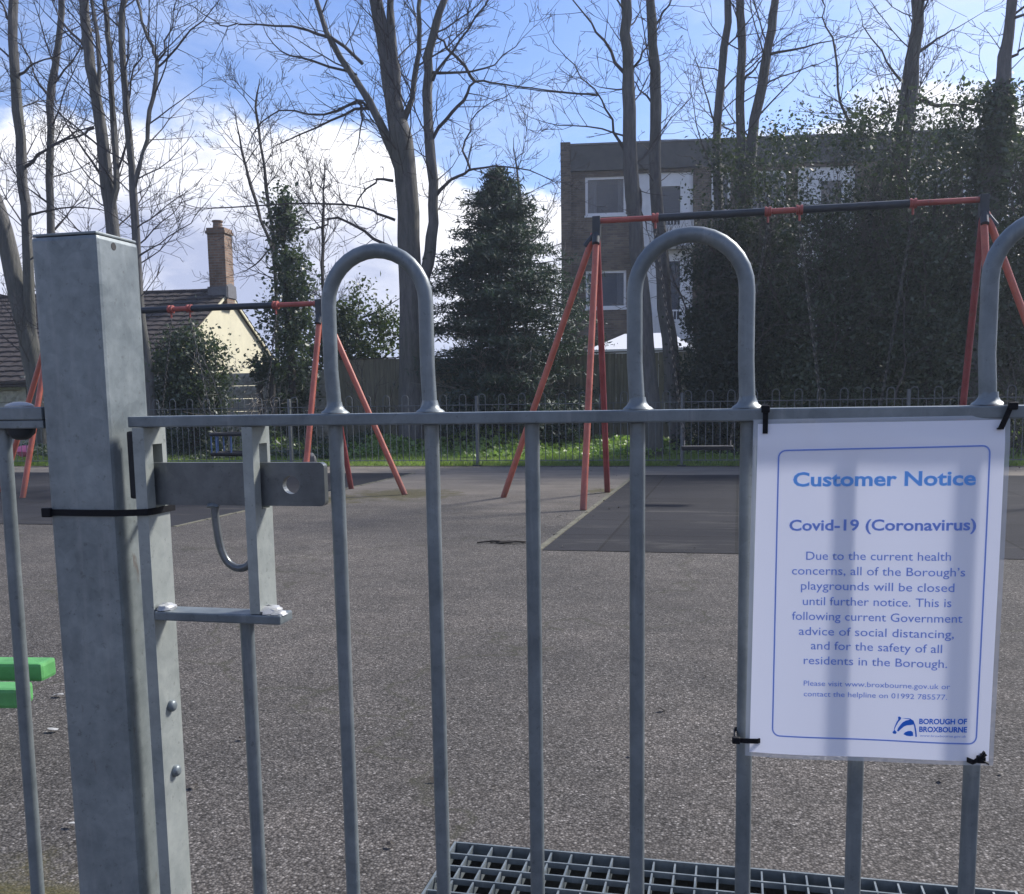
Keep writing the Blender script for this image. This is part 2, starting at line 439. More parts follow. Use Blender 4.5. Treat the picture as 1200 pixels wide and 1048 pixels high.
TILE = mk_wood('roof_tile', (.028, .022, .022), (.062, .045, .04))
SLATE = simple('dark_fascia', (.062, .062, .062), .7, 0, .25, 3)
SOIL = simple('soil', (.05, .042, .03), .95, 0, .5, 6, .03)
PITM = simple('pit_concrete', (.06, .058, .05), .95, 0, .4, 20, .01)
KERBM = simple('edging_concrete', (.12, .115, .08), .9, 0, .4, 12, .004)
def mk_glass():
    m = Mat('window_glass', (.06, .085, .13), .10, 0, .6); m.set('Alpha', .5); return m.m
GLASS = mk_glass()
def mk_canvas():
    m = Mat('white_canvas', (.72, .73, .75), .7); return m.m
CANVAS = mk_canvas()

# ------------------------------------------------------------------ ground
PX0, PX1, PY0, PY1 = -0.702, 0.634, 1.17, 2.312        # pit under the grating
def ring(ox0, oy0, ox1, oy1, ix0, iy0, ix1, iy1, z, n=1):
    v = [(ox0, oy0, z), (ox1, oy0, z), (ox1, oy1, z), (ox0, oy1, z), (ix0, iy0, z), (ix1, iy0, z), (ix1, iy1, z), (ix0, iy1, z)]
    return v, [(0, 1, 5, 4), (1, 2, 6, 5), (2, 3, 7, 6), (3, 0, 4, 7)]
TX0, TX1, TY0, TY1 = -30, 24, -12, 16.12
m = MB(); m.v, m.f = ring(-400, -400, 400, 400, TX0, TY0, TX1, TY1, -0.004); m.build('ground', SOIL, kind='structure')
m = MB(); m.v, m.f = ring(TX0, TY0, TX1, TY1, PX0, PY0, PX1, PY1, 0.0); m.build('tarmac', TARMAC, kind='structure')
m = MB()
m.box(PX0 - .05, PY0 - .05, -.20, PX1 + .05, PY1 + .05, -.15)
for q in ((PX0 - .05, PY0 - .05, PX0, PY1 + .05), (PX1, PY0 - .05, PX1 + .05, PY1 + .05), (PX0, PY0 - .05, PX1, PY0), (PX0, PY1, PX1, PY1 + .05)):
    m.box(q[0], q[1], -.15, q[2], q[3], -.003)
m.build('drain_pit', PITM, kind='structure')
# dead leaves and silt lying in the pit
m = MB()
for i in range(420):
    x, y = rnd.uniform(PX0 + .01, PX1 - .05), rnd.uniform(PY0 + .2, PY1 - .03); a = rnd.uniform(0, 6.3); s = rnd.uniform(.008, .03)
    z = -.148 + rnd.uniform(0, .05); c, d = math.cos(a) * s, math.sin(a) * s
    b = len(m.v)
    m.v += [(x - c, y - d, z), (x + d * .4, y - c * .4, z + rnd.uniform(-.01, .02)), (x + c, y + d, z + rnd.uniform(0, .02)), (x - d * .4, y + c * .4, z)]
    m.f.append((b, b + 1, b + 2, b + 3))
LEAFP = simple('pit_leaves', (.12, .105, .06), .8, 0, .6, 30)
m.build('leaf_litter', LEAFP, kind='stuff')

# rubber safety surfaces with concrete edging
def patch(poly, name, mat, z):
    m = MB(); m.v = [(x, y, z) for x, y in poly]; m.f = [tuple(range(len(poly)))]
    return m.build(name, mat, kind='structure')
patch([(-1.42, 7.14), (6.9, 7.14), (6.9, 14.35), (-1.42, 14.35)], 'safety_surface', MATM, .004)
patch([(-12.6, 8.12), (-5.13, 8.12), (-4.94, 14.6), (-12.6, 14.6)], 'safety_surface', MATM, .004)
m = MB()
for (x0, y0, x1, y1) in ((-1.475, 7.14, -1.42, 14.4), (-5.12, 8.12, -4.96, 14.6)):
    n = 12
    for i in range(n):
        a, b = y0 + (y1 - y0) * i / n, y0 + (y1 - y0) * (i + 1) / n - .012
        sh = 0.0 if x0 > -3 else .19 * (i / n)
        m.box(x0 + sh, a, -.02, x0 + sh + .045, b, .007 + rnd.uniform(-.003, .002))
m.build('surface_edging', KERBM, kind='structure')

# ------------------------------------------------------------------ brick block of flats
P1, P2 = at(668, 172, 34), at(1200, 148, 36.0)
RB = math.atan2(P2.y - P1.y, P2.x - P1.x); BT = P1.z
flats = thing('block_of_flats', 'three storey brown brick block of flats with flat roof and white windows behind the trees', 'building', (P1.x, P1.y, 0), RB)
def facade(m, x0, x1, z0, z1, op, y0, y1):
    xs = sorted({x0, x1, *[o[0] for o in op], *[o[1] for o in op]}); zs = sorted({z0, z1, *[o[2] for o in op], *[o[3] for o in op]})
    for i in range(len(xs) - 1):
        for j in range(len(zs) - 1):
            cx, cz = (xs[i] + xs[i + 1]) / 2, (zs[j] + zs[j + 1]) / 2
            if any(o[0] < cx < o[1] and o[2] < cz < o[3] for o in op): continue
            m.box(xs[i], y0, zs[j], xs[i + 1], y1, zs[j + 1])
FZ = [1.05, 4.17, 7.27]
wins, bays = [], []
x = .50
LEN = 27
for k in range(5):
    o = k * 5.3
    wins += [(o + .50, o + 1.88, z, z + 1.27) for z in FZ]
    bays.append((o + 2.25, o + 4.12))
    if k == 0: wins += [(4.72, 5.35, z, z + 1.27) for z in FZ]
ops = wins + [(a, b, .2, 8.62) for a, b in bays]
m = MB(); facade(m, .02, LEN, 0, 8.72, ops, 0, .25); m.box(.27, 2.2, 0, LEN - .26, 2.3, 8.7)
m.box(.02, .25, 0, .27, 8, 8.72); m.box(LEN - .25, .25, 0, LEN, 8, 8.72); m.box(.02, 8, 0, LEN, 8.25, 8.72)
m.build('wall', BRICK, flats)
m = MB(); m.box(-.32, -.12, 0, .015, 8.3, BT + .12); m.build('end_pier', BRICK, flats)
m = MB(); m.box(.02, -.10, 8.725, LEN, 8.3, BT); m.build('fascia', SLATE, flats)
m = MB(); m.box(.02, -.14, BT + .003, LEN, 8.35, BT + .06); m.build('roof_edge', LEADM, flats)
WHT = WHITEP
def window(par, x0, x1, z0, z1, y=.06, mull=True):
    t = .085; m = MB()
    m.box(x0, y, z0, x0 + t, y + .08, z1); m.box(x1 - t, y, z0, x1, y + .08, z1)
    m.box(x0 + t, y, z0, x1 - t, y + .08, z0 + t); m.box(x0 + t, y, z1 - t, x1 - t, y + .08, z1)
    fr = m.build('window', WHT, par)
    MB().box(x0 + t, y + .04, z0 + t, x1 - t, y + .05, z1 - t).build('pane', GLASS, fr)
    wd = (x1 - x0 - 2 * t)
    for s_, f_ in ((0, rnd.uniform(.12, .3)), (1, rnd.uniform(.12, .3))):
        mb_ = MB(); xa_ = x0 + t + (0 if s_ == 0 else wd * (1 - f_)); n_ = 6
        pts_ = [(xa_ + wd * f_ * q_ / n_, y + .16 + .015 * (q_ % 2), (z0 + z1) / 2) for q_ in range(n_ + 1)]
        mb_.strap(pts_, (z1 - z0) * .96, .006, (0, 0, 1)); mb_.build('curtain', CANVAS, fr)
    MB().box(x0 - .03, -.04, z0 - .06, x1 + .03, y + .02, z0 - .003).build('sill', WHT, fr)
for w in wins: window(flats, *w)
MB().tube([(2.08, -.05, 0), (2.08, -.05, 8.7)], .045, 10).build('downpipe', SLATE, flats)
CLAD = simple('white_cladding', (.66, .68, .70), .6, 0, .08, 3)
for a, b in bays:
    for k, z0 in enumerate((.2, 3.0, 6.15)):
        z1 = (3.0, 6.15, 8.62)[k]
        m = MB(); wx0, wx1 = a + .78, a + 1.45
        facade(m, a + .002, b - .002, z0 + .002, z1 - .002, [(wx0, wx1, z0 + .75, z1 - .45)], .10, .2)
        for i in range(int((b - a) / .16)):                      # raised boards
            xx = a + .03 + i * .16
            if wx0 - .14 < xx < wx1 + .02: continue
            m.box(xx, .075, z0 + .02, xx + .12, .098, z1 - .02)
        c = m.build('cladding_panel', CLAD, flats)
        m = MB(); m.box(wx0, .14, z0 + .75, wx1, .15, z1 - .45); m.build('pane', GLASS, c)
        if k:                                                   # railing in front of each upper bay
            m = MB(); m.box(a, -.22, z0 + 1.0, b, -.18, z0 + 1.05); m.box(a, -.22, z0 + .05, b, -.18, z0 + .09)
            n = int((b - a) / .11)
            for i in range(n + 1):
                xx = a + (b - a - .02) * i / n; m.box(xx, -.21, z0 + .09, xx + .02, -.19, z0 + 1.0)
            m.build('railing', WHT, flats)
            MB().box(a - .05, -.28, z0 - .1, b + .05, .098, z0 + .001).build('balcony_slab', CONC, flats)

# white garden canopy in front of the flats
c0 = at(755, 412, 28)
gz = thing('garden_canopy', 'white fabric garden canopy with a hipped top in front of the brick flats', 'canopy', (c0.x, 28, 0), 0)
m = MB(); W2, D2 = 1.42, 1.3; zb, zt = c0.z + .02, c0.z + .5
m.v = [(-W2, -D2, zb), (W2, -D2, zb), (W2, D2, zb), (-W2, D2, zb), (-.55, 0, zt), (.75, 0, zt),
       (-W2, -D2, zb - .14), (W2, -D2, zb - .14), (W2, D2, zb - .14), (-W2, D2, zb - .14)]
m.f = [(0, 1, 5, 4), (1, 2, 5), (2, 3, 4, 5), (3, 0, 4), (0, 6, 7, 1), (1, 7, 8, 2), (2, 8, 9, 3), (3, 9, 6, 0)]
m.build('canopy_cloth', CANVAS, gz)
for sx in (-1, 1):
    for sy in (-1, 1):
        MB().tube([(sx * (W2 - .03), sy * (D2 - .03), 0), (sx * (W2 - .03), sy * (D2 - .03), zb - .003)], .025, 6).build('leg', WHITEP, gz)

# ------------------------------------------------------------------ house on the left
ap = at(265, 341, 27.0)                       # ridge end above the gable
RH = R(13 - 8)                                # ridge runs away to the left
hs = thing('bungalow', 'low house with brown tiled roof and cream rendered gable behind the left trees', 'house', (ap.x, ap.y, 0), R(180) - R(0) + RH)
# local: +x runs left along the ridge, -y is away from us, +y towards us
HW, RZ, EZ, HL = 3.35, ap.z, 1.95 + .35, 16
EZ = RZ - HW * math.tan(R(29))
m = MB(); m.prism([(-HW, 0), (HW, 0), (HW, EZ), (0, RZ - .06), (-HW, EZ)], 'x', 0.0, .22); m.build('gable_wall', CREAM, hs)
m = MB(); m.box(.22, HW - .22, 0, HL, HW, EZ - .02); m.box(.22, -HW, 0, HL, -HW + .22, EZ - .02); m.build('wall', CREAM, hs)
sl_ = math.hypot(HW + .25, (HW + .25) * math.tan(R(29))); ca, sa = math.cos(R(29)), math.sin(R(29))
sl_far = sl_
for sgn in (1, -1):
    sl_ = sl_far + (1.5 if sgn > 0 else 0)
    m = MB(); course = .29; nc = int(sl_ / course) + 1
    base = [( -.10, 0), (HL, 0)]
    # underlay slab
    m.prism([(sgn * 0, RZ - .03), (sgn * ca * sl_, RZ - .03 - sa * sl_), (sgn * ca * sl_, RZ - .09 - sa * sl_), (0, RZ - .09)], 'x', -.06, HL)
    for i in range(nc):
        s0, s1 = i * course, min((i + 1) * course + .05, sl_)
        nt = 44 if sgn > 0 else 1
        for j in range(nt):
            x0 = -.10 + (HL + .1) * j / nt; x1 = x0 + (HL + .1) / nt - (.02 if nt > 1 else 0)
            dz = rnd.uniform(-.004, .008)
            b = len(m.v)
            for xx, hh in ((x0, .0), ((x0 + x1) / 2, .028), (x1, .0)):
                if nt == 1: hh = 0
                for (ss, up) in ((s0, .005), (s1, .055)):
                    m.v.append((xx, sgn * ca * ss, RZ - sa * ss + up * .8 + hh * .55 + dz))
                m.v.append((xx, sgn * ca * s1, RZ - sa * s1 + .0))
            m.f += [(b, b + 1, b + 4, b + 3), (b + 3, b + 4, b + 7, b + 6), (b + 1, b + 2, b + 5, b + 4), (b + 4, b + 5, b + 8, b + 7)]
    m.build('roof_tiles', TILE, hs, kind='stuff')
sl_ = sl_far
m = MB()
for i in range(36):
    m.tube([(-.1 + i * .44, 0, RZ + .01), (-.1 + i * .44 + .43, 0, RZ + .01)], .07 + (i % 2) * .003, 8)
m.build('ridge_tiles', TILE, hs, kind='stuff')
for sgn in (1, -1):
    m = MB(); m.prism([(0, RZ - .02), (sgn * ca * sl_, RZ - .02 - sa * sl_), (sgn * ca * sl_, RZ - .10 - sa * sl_), (0, RZ - .10)], 'x', -.10, -.07); m.build('bargeboard', CREAM, hs)
cx = -.14
m = MB(); m.box(cx, -.27, RZ - .5, cx + .52, .27, RZ + 1.62)
m.box(cx - .04, -.31, RZ + 1.62, cx + .56, .31, RZ + 1.70); m.box(cx - .015, -.285, RZ + 1.702, cx + .535, .285, RZ + 1.78)
ch = m.build('chimney', BRICKC, hs)
MB().lathe([(.15, 0), (.13, .18), (.16, .2), (.16, .24)], (cx + .3, 0, RZ + 1.782), 12).build('chimney_pot', BRICKC, ch)
m = MB(); m.prism([(-.36, RZ - .22), (.36, RZ - .22), (.33, RZ + .14), (0, RZ + .2), (-.33, RZ + .14)], 'x', cx - .03, cx - .004); m.box(cx - .05, .275, RZ - .26, cx + .58, .30, RZ + .10); m.build('flashing', LEADM, ch)

# ------------------------------------------------------------------ garden fences beyond the grass
FY = 22.0
xa, xb = at(392, 440, FY).x, 14.0
wf = thing('board_fence', 'weathered brown close boarded wooden garden fence behind the tall trees', 'fence', (xa, FY, 0))
n = int((xb - xa) / 1.95)
step = (xb - xa) / n
m = MB()
for i in range(n):
    top = 2.08 + rnd.uniform(-.03, .03)
    k = 15
    for j in range(k):
        x0 = i * step + .06 + (step - .12) * j / k
        m.box(x0, rnd.uniform(-.012, .012), .16, x0 + (step - .12) / k - .006, .03, top + rnd.uniform(-.01, .01))
m.build('boards', WOOD, wf, kind='stuff')
me_p = None
for i in range(n + 1):
    hi = 2.16 if i not in (2, 3) else 2.30
    MB().box(i * step - .05, -.04, 0, i * step + .05, .06, hi).build('post', WOODP, wf)
for i in range(n):
    MB().box(i * step + .055, -.05, .0, i * step + step - .055, .0 - .014, .155).build('gravel_board', WOODP, wf)
    for z in (.5, 1.2, 1.85):
        MB().box(i * step + .055, .032, z, i * step + step - .055, .07, z + .07).build('rail', WOODP, wf)
    MB().box(i * step + .055, -.045, 2.115, i * step + step - .055, .05, 2.14).build('capping', WOODP, wf)
xa2 = -23.0
cf = thing('concrete_panel_fence', 'pale concrete panel fence with rough horizontal slabs below the cream gable', 'fence', (xa2, FY + .1, 0))
n2 = 8; st2 = (xa - .15 - xa2) / n2
for i in range(n2 + 1): MB().box(i * st2 - .06, -.06, 0, i * st2 + .06, .08, 1.92).build('concrete_post', CONC, cf)
slab = None
for i in range(n2):
    for j in range(6):
        if slab is None:
            m = MB(); nx, nz = 14, 3; w = st2 - .13; b = 0
            for q in range(nz + 1):
                for p in range(nx + 1):
                    edge = (q in (0, nz) or p in (0, nx))
                    m.v.append((p * w / nx, (-.02 if edge else -.035 + rnd.uniform(-.018, .012)), q * .296 / nz))
            for q in range(nz):
                for p in range(nx):
                    a = q * (nx + 1) + p; m.f.append((a, a + 1, a + nx + 2, a + nx + 1))
            b = len(m.v); m.v += [(0, .04, 0), (w, .04, 0), (w, .04, .296), (0, .04, .296)]; m.f += [(b, b + 1, b + 2, b + 3), (b, b + 3, nz * (nx + 1), 0), (b + 1, nx, len(m.v) - 5, b + 2)]
            o = m.build('concrete_slab', CONC, cf); slab = o.data
        else: o = link('concrete_slab', slab, cf)
        o.location = (i * st2 + .065, rnd.uniform(-.01, .01), .01 + j * .31)

# ------------------------------------------------------------------ bow top fence round the playground
BY = 16.25
FB0 = -14.69
bf = thing('bow_top_fence', 'low galvanised bow top railing along the far edge of the playground', 'fence', (FB0, BY, 0))
PER = .3444; NPER = 62
def hoop(mb, x0, w, z0, zs, r, n=6, y=0, seg=8):
    pts = [(x0, y, z0), (x0, y, zs)]
    for k in range(1, seg): 
        a = math.pi * k / seg; pts.append((x0 + w / 2 - w / 2 * math.cos(a), y, zs + w / 2 * math.sin(a)))
    pts += [(x0 + w, y, zs), (x0 + w, y, z0)]
    mb.tube(pts, r, n)
mb = MB(); hoop(mb, 0, .1148, .08, 1.165, .0068, 5, seg=6); hp = mb.build('bow', GALVF, bf, smooth=True).data
COL.objects[-1].location = (.06, 0, 0)
mb = MB(); mb.tube([(0, 0, .08), (0, 0, 1.03)], .0062, 5); pl = mb.build('pale', GALVF, bf, smooth=True).data
COL.objects[-1].location = (.06 + .2296, 0, 0)
for i in range(1, NPER):
    o = link('bow', hp, bf); o.location = (.06 + i * PER, rnd.uniform(-.004, .004), 0)
    o = link('pale', pl, bf); o.location = (.06 + .2296 + i * PER, 0, 0)
for i in range(7):
    x0 = i * 3.45
    for z in (1.035, .09): MB().box(x0 + .02, -.02, z, x0 + 3.43, .02, z + .012).build('rail', GALVF, bf)
for i in range(8):
    MB().box(i * 3.45 - .022, -.03, 0, i * 3.45 + .022, .03, 1.19).build('post', GALVF, bf, bevel=.004)
    MB().box(i * 3.45 - .07, -.08, -.002, i * 3.45 + .07, .08, .02).build('base_plate', SLEEVE, bf)
MB().box(14.69 - 12.62, -.09, 0, 14.69 - 12.5, .0, 1.22).build('gate_post', GALVF, bf, bevel=.006)

# ------------------------------------------------------------------ swings
def vtube(mb, a, b, r, n=12): mb.tube([a, b], r, n); return mb
def chain(p0, p1, sag=.01):
    m = MB(); p0, p1 = Vector(p0), Vector(p1); L = (p1 - p0).length; n = int(L / .046)
    d = (p1 - p0) / n; ax = d.normalized(); e1 = ax.orthogonal().normalized(); e2 = ax.cross(e1)
    for i in range(n):
        c = p0 + d * (i + .5); s = e1 if i % 2 else e2
        pts = []
        for k in range(8):
            t = 2 * math.pi * k / 8; pts.append(c + ax * (math.cos(t) * .030) + s * (math.sin(t) * .015))
        pts.append(pts[0].copy()); m.tube(pts, .0042, 3, cap=False)
    return m
def swing_frame(label, x0, x1, y, z, yf, yb, out0, out1, cps, group):
    t = thing('swing_frame', label, 'swing frame', ((x0 + x1) / 2, y, 0), 0)
    ox = (x0 + x1) / 2
    L = lambda p: (p[0] - ox, p[1] - y, p[2])
    c = sorted(cps); xs = [x0, *c, x1]
    for i in range(len(xs) - 1):
        red = i in (0, 2, 4)
        m = MB(); vtube(m, L((xs[i] + .03, y, z)), L((xs[i + 1] - .03, y, z)), .029 if red else .039, 14)
        m.build('top_bar' if red else 'bar_sleeve', REDP if red else SLEEVE, t, smooth=True)
    for cx_ in c:
        m = MB(); m.lathe([(.031, -.035), (.050, -.032), (.050, -.012), (.041, -.01), (.041, .01), (.050, .012), (.050, .032), (.031, .035)], L((cx_, y, z)), 14, 'x')
        m.tube([L((cx_, y, z - .04)), L((cx_, y, z - .11))], .012, 8)
        m.build('swing_hanger', REDP, t, smooth=True)
    for sx, ex, fo in ((-1, x0, out0), (1, x1, out1)):
        m = MB(); m.box(ex - .042 - ox, -.055, z - .17, ex + .042 - ox, .055, z + .046)
        m.tube([L((ex, y, z - .1)), L((ex, y - .085, z - .25))], .042, 10); m.tube([L((ex, y, z - .1)), L((ex, y + .085, z - .25))], .042, 10)
        m.tube([L((ex, y + .05, z - .1)), L((ex + sx * .13, y + .08, z - .25))], .041, 10)
        m.build('corner_bracket', SLEEVE, t, bevel=.006)
        for fy in (yf, yb):
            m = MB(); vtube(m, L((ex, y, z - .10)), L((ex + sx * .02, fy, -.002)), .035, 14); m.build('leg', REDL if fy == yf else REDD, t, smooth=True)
        m = MB(); vtube(m, L((ex + sx * .04, y + .06, z - .12)), L((fo, y + .25 if sx < 0 and z > 2.6 else y, -.002)), .035, 14); m.build('outrigger_leg', REDL, t, smooth=True)
    return t
swing_frame('tall red swing frame with dark sleeved top bar on the right, for the flat swings', -1.50, 2.33, 10.75, 3.005, 9.80, 11.70, -2.64, 3.46, (-.877, .275, .587, 1.677), None)
swing_frame('lower red swing frame partly behind the gate post on the left, for the cradle swings', -8.66, -4.93, 11.24, 2.31, 10.50, 11.97, -9.61, -3.92, (-8.10, -6.93, -6.67, -5.507), None)
def flat_swing(label, xl, xr, y, ztop, s0, s1, zs):
    t = thing('flat_swing', label, 'swing', ((s0 + s1) / 2, y, zs), 0, 'flat swings on the tall frame'); ox = (s0 + s1) / 2
    m = MB(); m.box(s0 - ox, -.10, -.022, s1 - ox, .10, .022); m.build('seat', RUBBER, t, bevel=.012)
    for a, b in ((xl, s0 + .03), (xr, s1 - .03)):
        chain((a - ox, 0, ztop - zs), (b - ox, 0, .075)).build('chain', CHAINM, t)
        for yy in (-.07, .07):
            m = MB(); m.tube([(b - ox, 0, .08), (b - ox, yy, .02)], .007, 6); m.build('seat_hook', CHAINM, t)
flat_swing('flat black rubber swing seat on chains, seen left of the white notice', -.877, .275, 10.75, 2.87, -.59, -.045, .578)
flat_swing('flat swing behind the white notice, only its two chains showing above it', .587, 1.677, 10.75, 2.87, .86, 1.41, .578)
def cradle(label, xl, xr, y, ztop, cxs, zs):
    t = thing('cradle_swing', label, 'swing', (cxs, y, zs), 0, 'cradle swings on the low frame')
    def ringm(z, rr): 
        pts = []
        for k in range(17):
            a = 2 * math.pi * k / 16; pts.append((.34 * math.copysign(abs(math.cos(a)) ** .6, math.cos(a)), .2 * math.copysign(abs(math.sin(a)) ** .6, math.sin(a)), z))
        return MB().tube(pts, rr, 8, cap=False)
    ringm(.27, .022).build('top_rim', RUBBER, t, smooth=True)
    ringm(.03, .02).build('bottom_rim', RUBBER, t, smooth=True)
    MB().box(-.3, -.17, .0, .3, .17, .028).build('seat', RUBBER, t, bevel=.008)
    for k in range(14):
        a = 2 * math.pi * (k + .5) / 14
        x = .34 * math.copysign(abs(math.cos(a)) ** .6, math.cos(a)); yy = .2 * math.copysign(abs(math.sin(a)) ** .6, math.sin(a))
        MB().tube([(x, yy, .04), (x, yy, .26)], .011, 6).build('side_bar', BLUEP, t)
    for a, b in ((xl, -.33), (xr, .33)):
        chain((a - cxs, 0, ztop - zs), (b, 0, .29)).build('chain', CHAINM, t)
cradle('blue barred toddler cradle swing with black rims, seen under the gate rail by the latch', -6.67, -5.507, 11.24, 2.18, -6.09, .48)
cradle('toddler cradle swing hidden behind the galvanised gate post', -8.10, -6.93, 11.24, 2.18, -7.52, .48)

# ------------------------------------------------------------------ green play beams
def beam(label, cxr, cyr, h, ln, rz, w=.09, t=.062):
    o = thing('green_beam', label, 'play beam', (cxr, cyr, 0), rz)
    MB().box(-ln, -w / 2, h - t, 0, w / 2, h).build('beam', GREENP, o, bevel=.012)
    for x in (-.45, -ln + .35): MB().box(x - .04, -w / 2 + .012, -.01, x + .04, w / 2 - .012, h - t + .002 - .004).build('leg', GREENP, o)
b1, b2 = gnd(64, 771, .30), gnd(37, 796, .30)
beam('bright green plastic beam, upper and longer of the two at the left edge', b1.x, b1.y - .03, .30, 2.0, R(8))
beam('bright green plastic beam, lower and nearer of the two at the left edge', b2.x, b2.y - .03, .29, 1.8, R(8))

# ------------------------------------------------------------------ trees
def wob(v, a): return (v + Vector((rnd.gauss(0, a), rnd.gauss(0, a), rnd.gauss(0, a)))).normalized()
def grow(mb, p, d, L, r, lvl, maxl, dens=1.0, up=.12, crook=.10):
    n = max(2 if lvl >= maxl else 3, int(L / .25)); st = L / n
    pts, rad = [p], [r]; dirs = [d]
    for i in range(n):
        d = wob(d, crook); d = (d + Vector((0, 0, up * (.5 if lvl < 2 else 1)))).normalized()
        p = p + d * st; pts.append(p); rad.append(max(.0042, r * (1 - .75 * (i + 1) / n))); dirs.append(d)
    mb.tube(pts, rad, 5 if r > .03 else 3, cap=False)
    if lvl >= maxl: return
    k = int(L * (3.4, 4.6, 7.0, 8)[min(lvl, 3)] * dens + rnd.random())
    for _ in range(k):
        t = rnd.uniform(.12, .97); i = min(n, int(t * n) + 1)
        ax = dirs[i].orthogonal().normalized(); ax.rotate(Matrix.Rotation(rnd.uniform(0, 6.283), 3, dirs[i]))
        nd = dirs[i].copy(); nd.rotate(Matrix.Rotation(R(rnd.uniform(28, 62)), 3, ax))
        grow(mb, pts[i], nd, L * rnd.uniform(.28, .62) * (1.15 - .6 * t), max(.005, rad[i] * rnd.uniform(.45, .7)), lvl + 1, maxl, dens, up, crook)
def px_stem(lst, b):
    """(x, y, width in px[, b]) -> points and radii of a real stem"""
    P, Rr = [], []
    for q in lst:
        bb = q[3] if len(q) > 3 else b
        P.append(at(q[0], q[1], bb)); Rr.append(q[2] * .86 / 2 / F * (P[-1].length))
    return P, Rr
def smooth_path(P, Rr, sub=3, jit=.012):
    oP, oR = [], []
    for i in range(len(P) - 1):
        a, b, c, d = P[max(i - 1, 0)], P[i], P[i + 1], P[min(i + 2, len(P) - 1)]
        for k in range(sub):
            t = k / sub
            q = .5 * ((2 * b) + (c - a) * t + (2 * a - 5 * b + 4 * c - d) * t * t + (3 * b - a - 3 * c + d) * t ** 3)
            if i or k: q = q + Vector((rnd.gauss(0, jit), rnd.gauss(0, jit), 0))
            oP.append(q); oR.append(Rr[i] * (1 - t) + Rr[i + 1] * t)
    oP.append(P[-1]); oR.append(Rr[-1]); return oP, oR
def bare_tree(name, label, b, stems, limbs=(), crown_from=1.5, dens=1.0, blen=2.4, up=.10, mat=None, group='bare winter trees', top=3.2, maxl=3, base_px=None, kids=True):
    P0, _ = px_stem(stems[0], b); base = Vector((P0[0].x, b, 0))
    t = thing(name, label, 'tree', base, 0, group)
    mt, mc = MB(), MB()
    all_ = []
    for k, s in enumerate(stems):
        P, Rr = px_stem(s, b)
        if k == 0: P[0].z = -.05
        P, Rr = smooth_path(P, Rr); all_.append((P, Rr, True))
    for s in limbs:
        P, Rr = px_stem(s, b); k_ = len(Rr); Rr = [r_ * (.85 - .45 * i / (k_ - 1)) for i, r_ in enumerate(Rr)]
        P, Rr = smooth_path(P, Rr, 3, .03); all_.append((P, Rr, False))
    for P, Rr, main in all_:
        P = [p - base for p in P]
        (mt if main else mc).tube(P, Rr, 12 if main and Rr[0] > .08 else 6, cap=False)
        # the stem goes on above the frame
        d = (P[-1] - P[-3]).normalized()
        if main: grow(mc, P[-1], d, top, Rr[-1], 0, maxl, dens * .8, up)
        elif kids: grow(mc, P[-1], d, .9, Rr[-1], 1, maxl, dens, up)
        Ls = 0
        for i in range(1, len(P)):
            seg = (P[i] - P[i - 1]).length; h = P[i].z
            if main and h < crown_from: continue
            rate = (3.0 if main else 6.0) * dens * seg
            while rnd.random() < rate:
                rate -= 1
                dd = (P[i] - P[i - 1]).normalized(); ax = dd.orthogonal().normalized(); ax.rotate(Matrix.Rotation(rnd.uniform(0, 6.283), 3, dd))
                nd = dd.copy(); nd.rotate(Matrix.Rotation(R(rnd.uniform(35, 70)), 3, ax))
                ll = (blen * 1.15 if main else blen * .5) * rnd.uniform(.3, 1.05)
                grow(mc, P[i], nd, ll, min(Rr[i] * .5, .006 + ll * .008), 1, maxl, dens, up)
    for j_ in range(len(mt.v)):
        q_ = mt.v[j_]; mt.v[j_] = (q_[0] + rnd.gauss(0, .006), q_[1] + rnd.gauss(0, .006), q_[2])
    mt.build('trunk', mat or BARK, t, smooth=True)
    mc.build('branches', TWIG, t)
    return t

bare_tree('bare_tree', 'leafless tree at the far left edge with a thick leaning trunk and slimmer upright stem', 19.2,
    [[(48, 545, 27), (46, 480, 25), (38, 420, 23), (22, 350, 21), (4, 270, 19), (-18, 200, 17), (-45, 110, 14)],
     [(40, 430, 12), (36, 380, 13), (31, 270, 12), (26, 190, 12), (19, 100, 11), (15, 20, 10), (18, -60, 8)]],
    [[(31, 195, 5), (55, 175, 4), (80, 160, 4), (110, 148, 3)], [(22, 88, 4), (40, 75, 3), (72, 62, 3)], [(16, 30, 5), (8, 15, 4), (-6, -10, 4)], [(34, 252, 4), (60, 246, 3), (100, 243, 3), (145, 252, 2)]], dens=.8, blen=2.0)
bare_tree('bare_tree', 'slim leafless tree rising above the left part of the gate post', 20.5,
    [[(64, 545, 12), (61, 400, 11), (60, 275, 9), (58, 180, 8), (61, 100, 8), (70, 40, 7), (73, -30, 6)]],
    [[(60, 118, 4), (40, 85, 3), (25, 40, 3)], [(62, 100, 3), (85, 72, 3), (100, 40, 2)]], dens=.8, blen=1.9)
bare_tree('bare_tree', 'leafless multi stemmed tree directly above the gate post', 18.8,
    [[(158, 545, 24), (148, 400, 20), (133, 272, 16), (124, 205, 15), (114, 120, 12), (103, 60, 11), (98, 0, 10), (94, -60, 8)],
     [(132, 250, 8), (136, 200, 8), (131, 120, 7), (129, 60, 7), (122, 0, 6), (118, -60, 5)],
     [(115, 112, 4), (116, 60, 5), (108, 0, 4), (104, -50, 3)]],
    [[(120, 205, 4), (108, 190, 4), (80, 150, 3), (62, 120, 3)], [(104, 62, 4), (85, 40, 4), (68, 15, 3), (55, -20, 3)], [(110, 150, 4), (90, 160, 3), (60, 172, 3), (32, 190, 3)], [(136, 205, 4), (150, 150, 3), (146, 100, 3)]], dens=.85, blen=1.9)
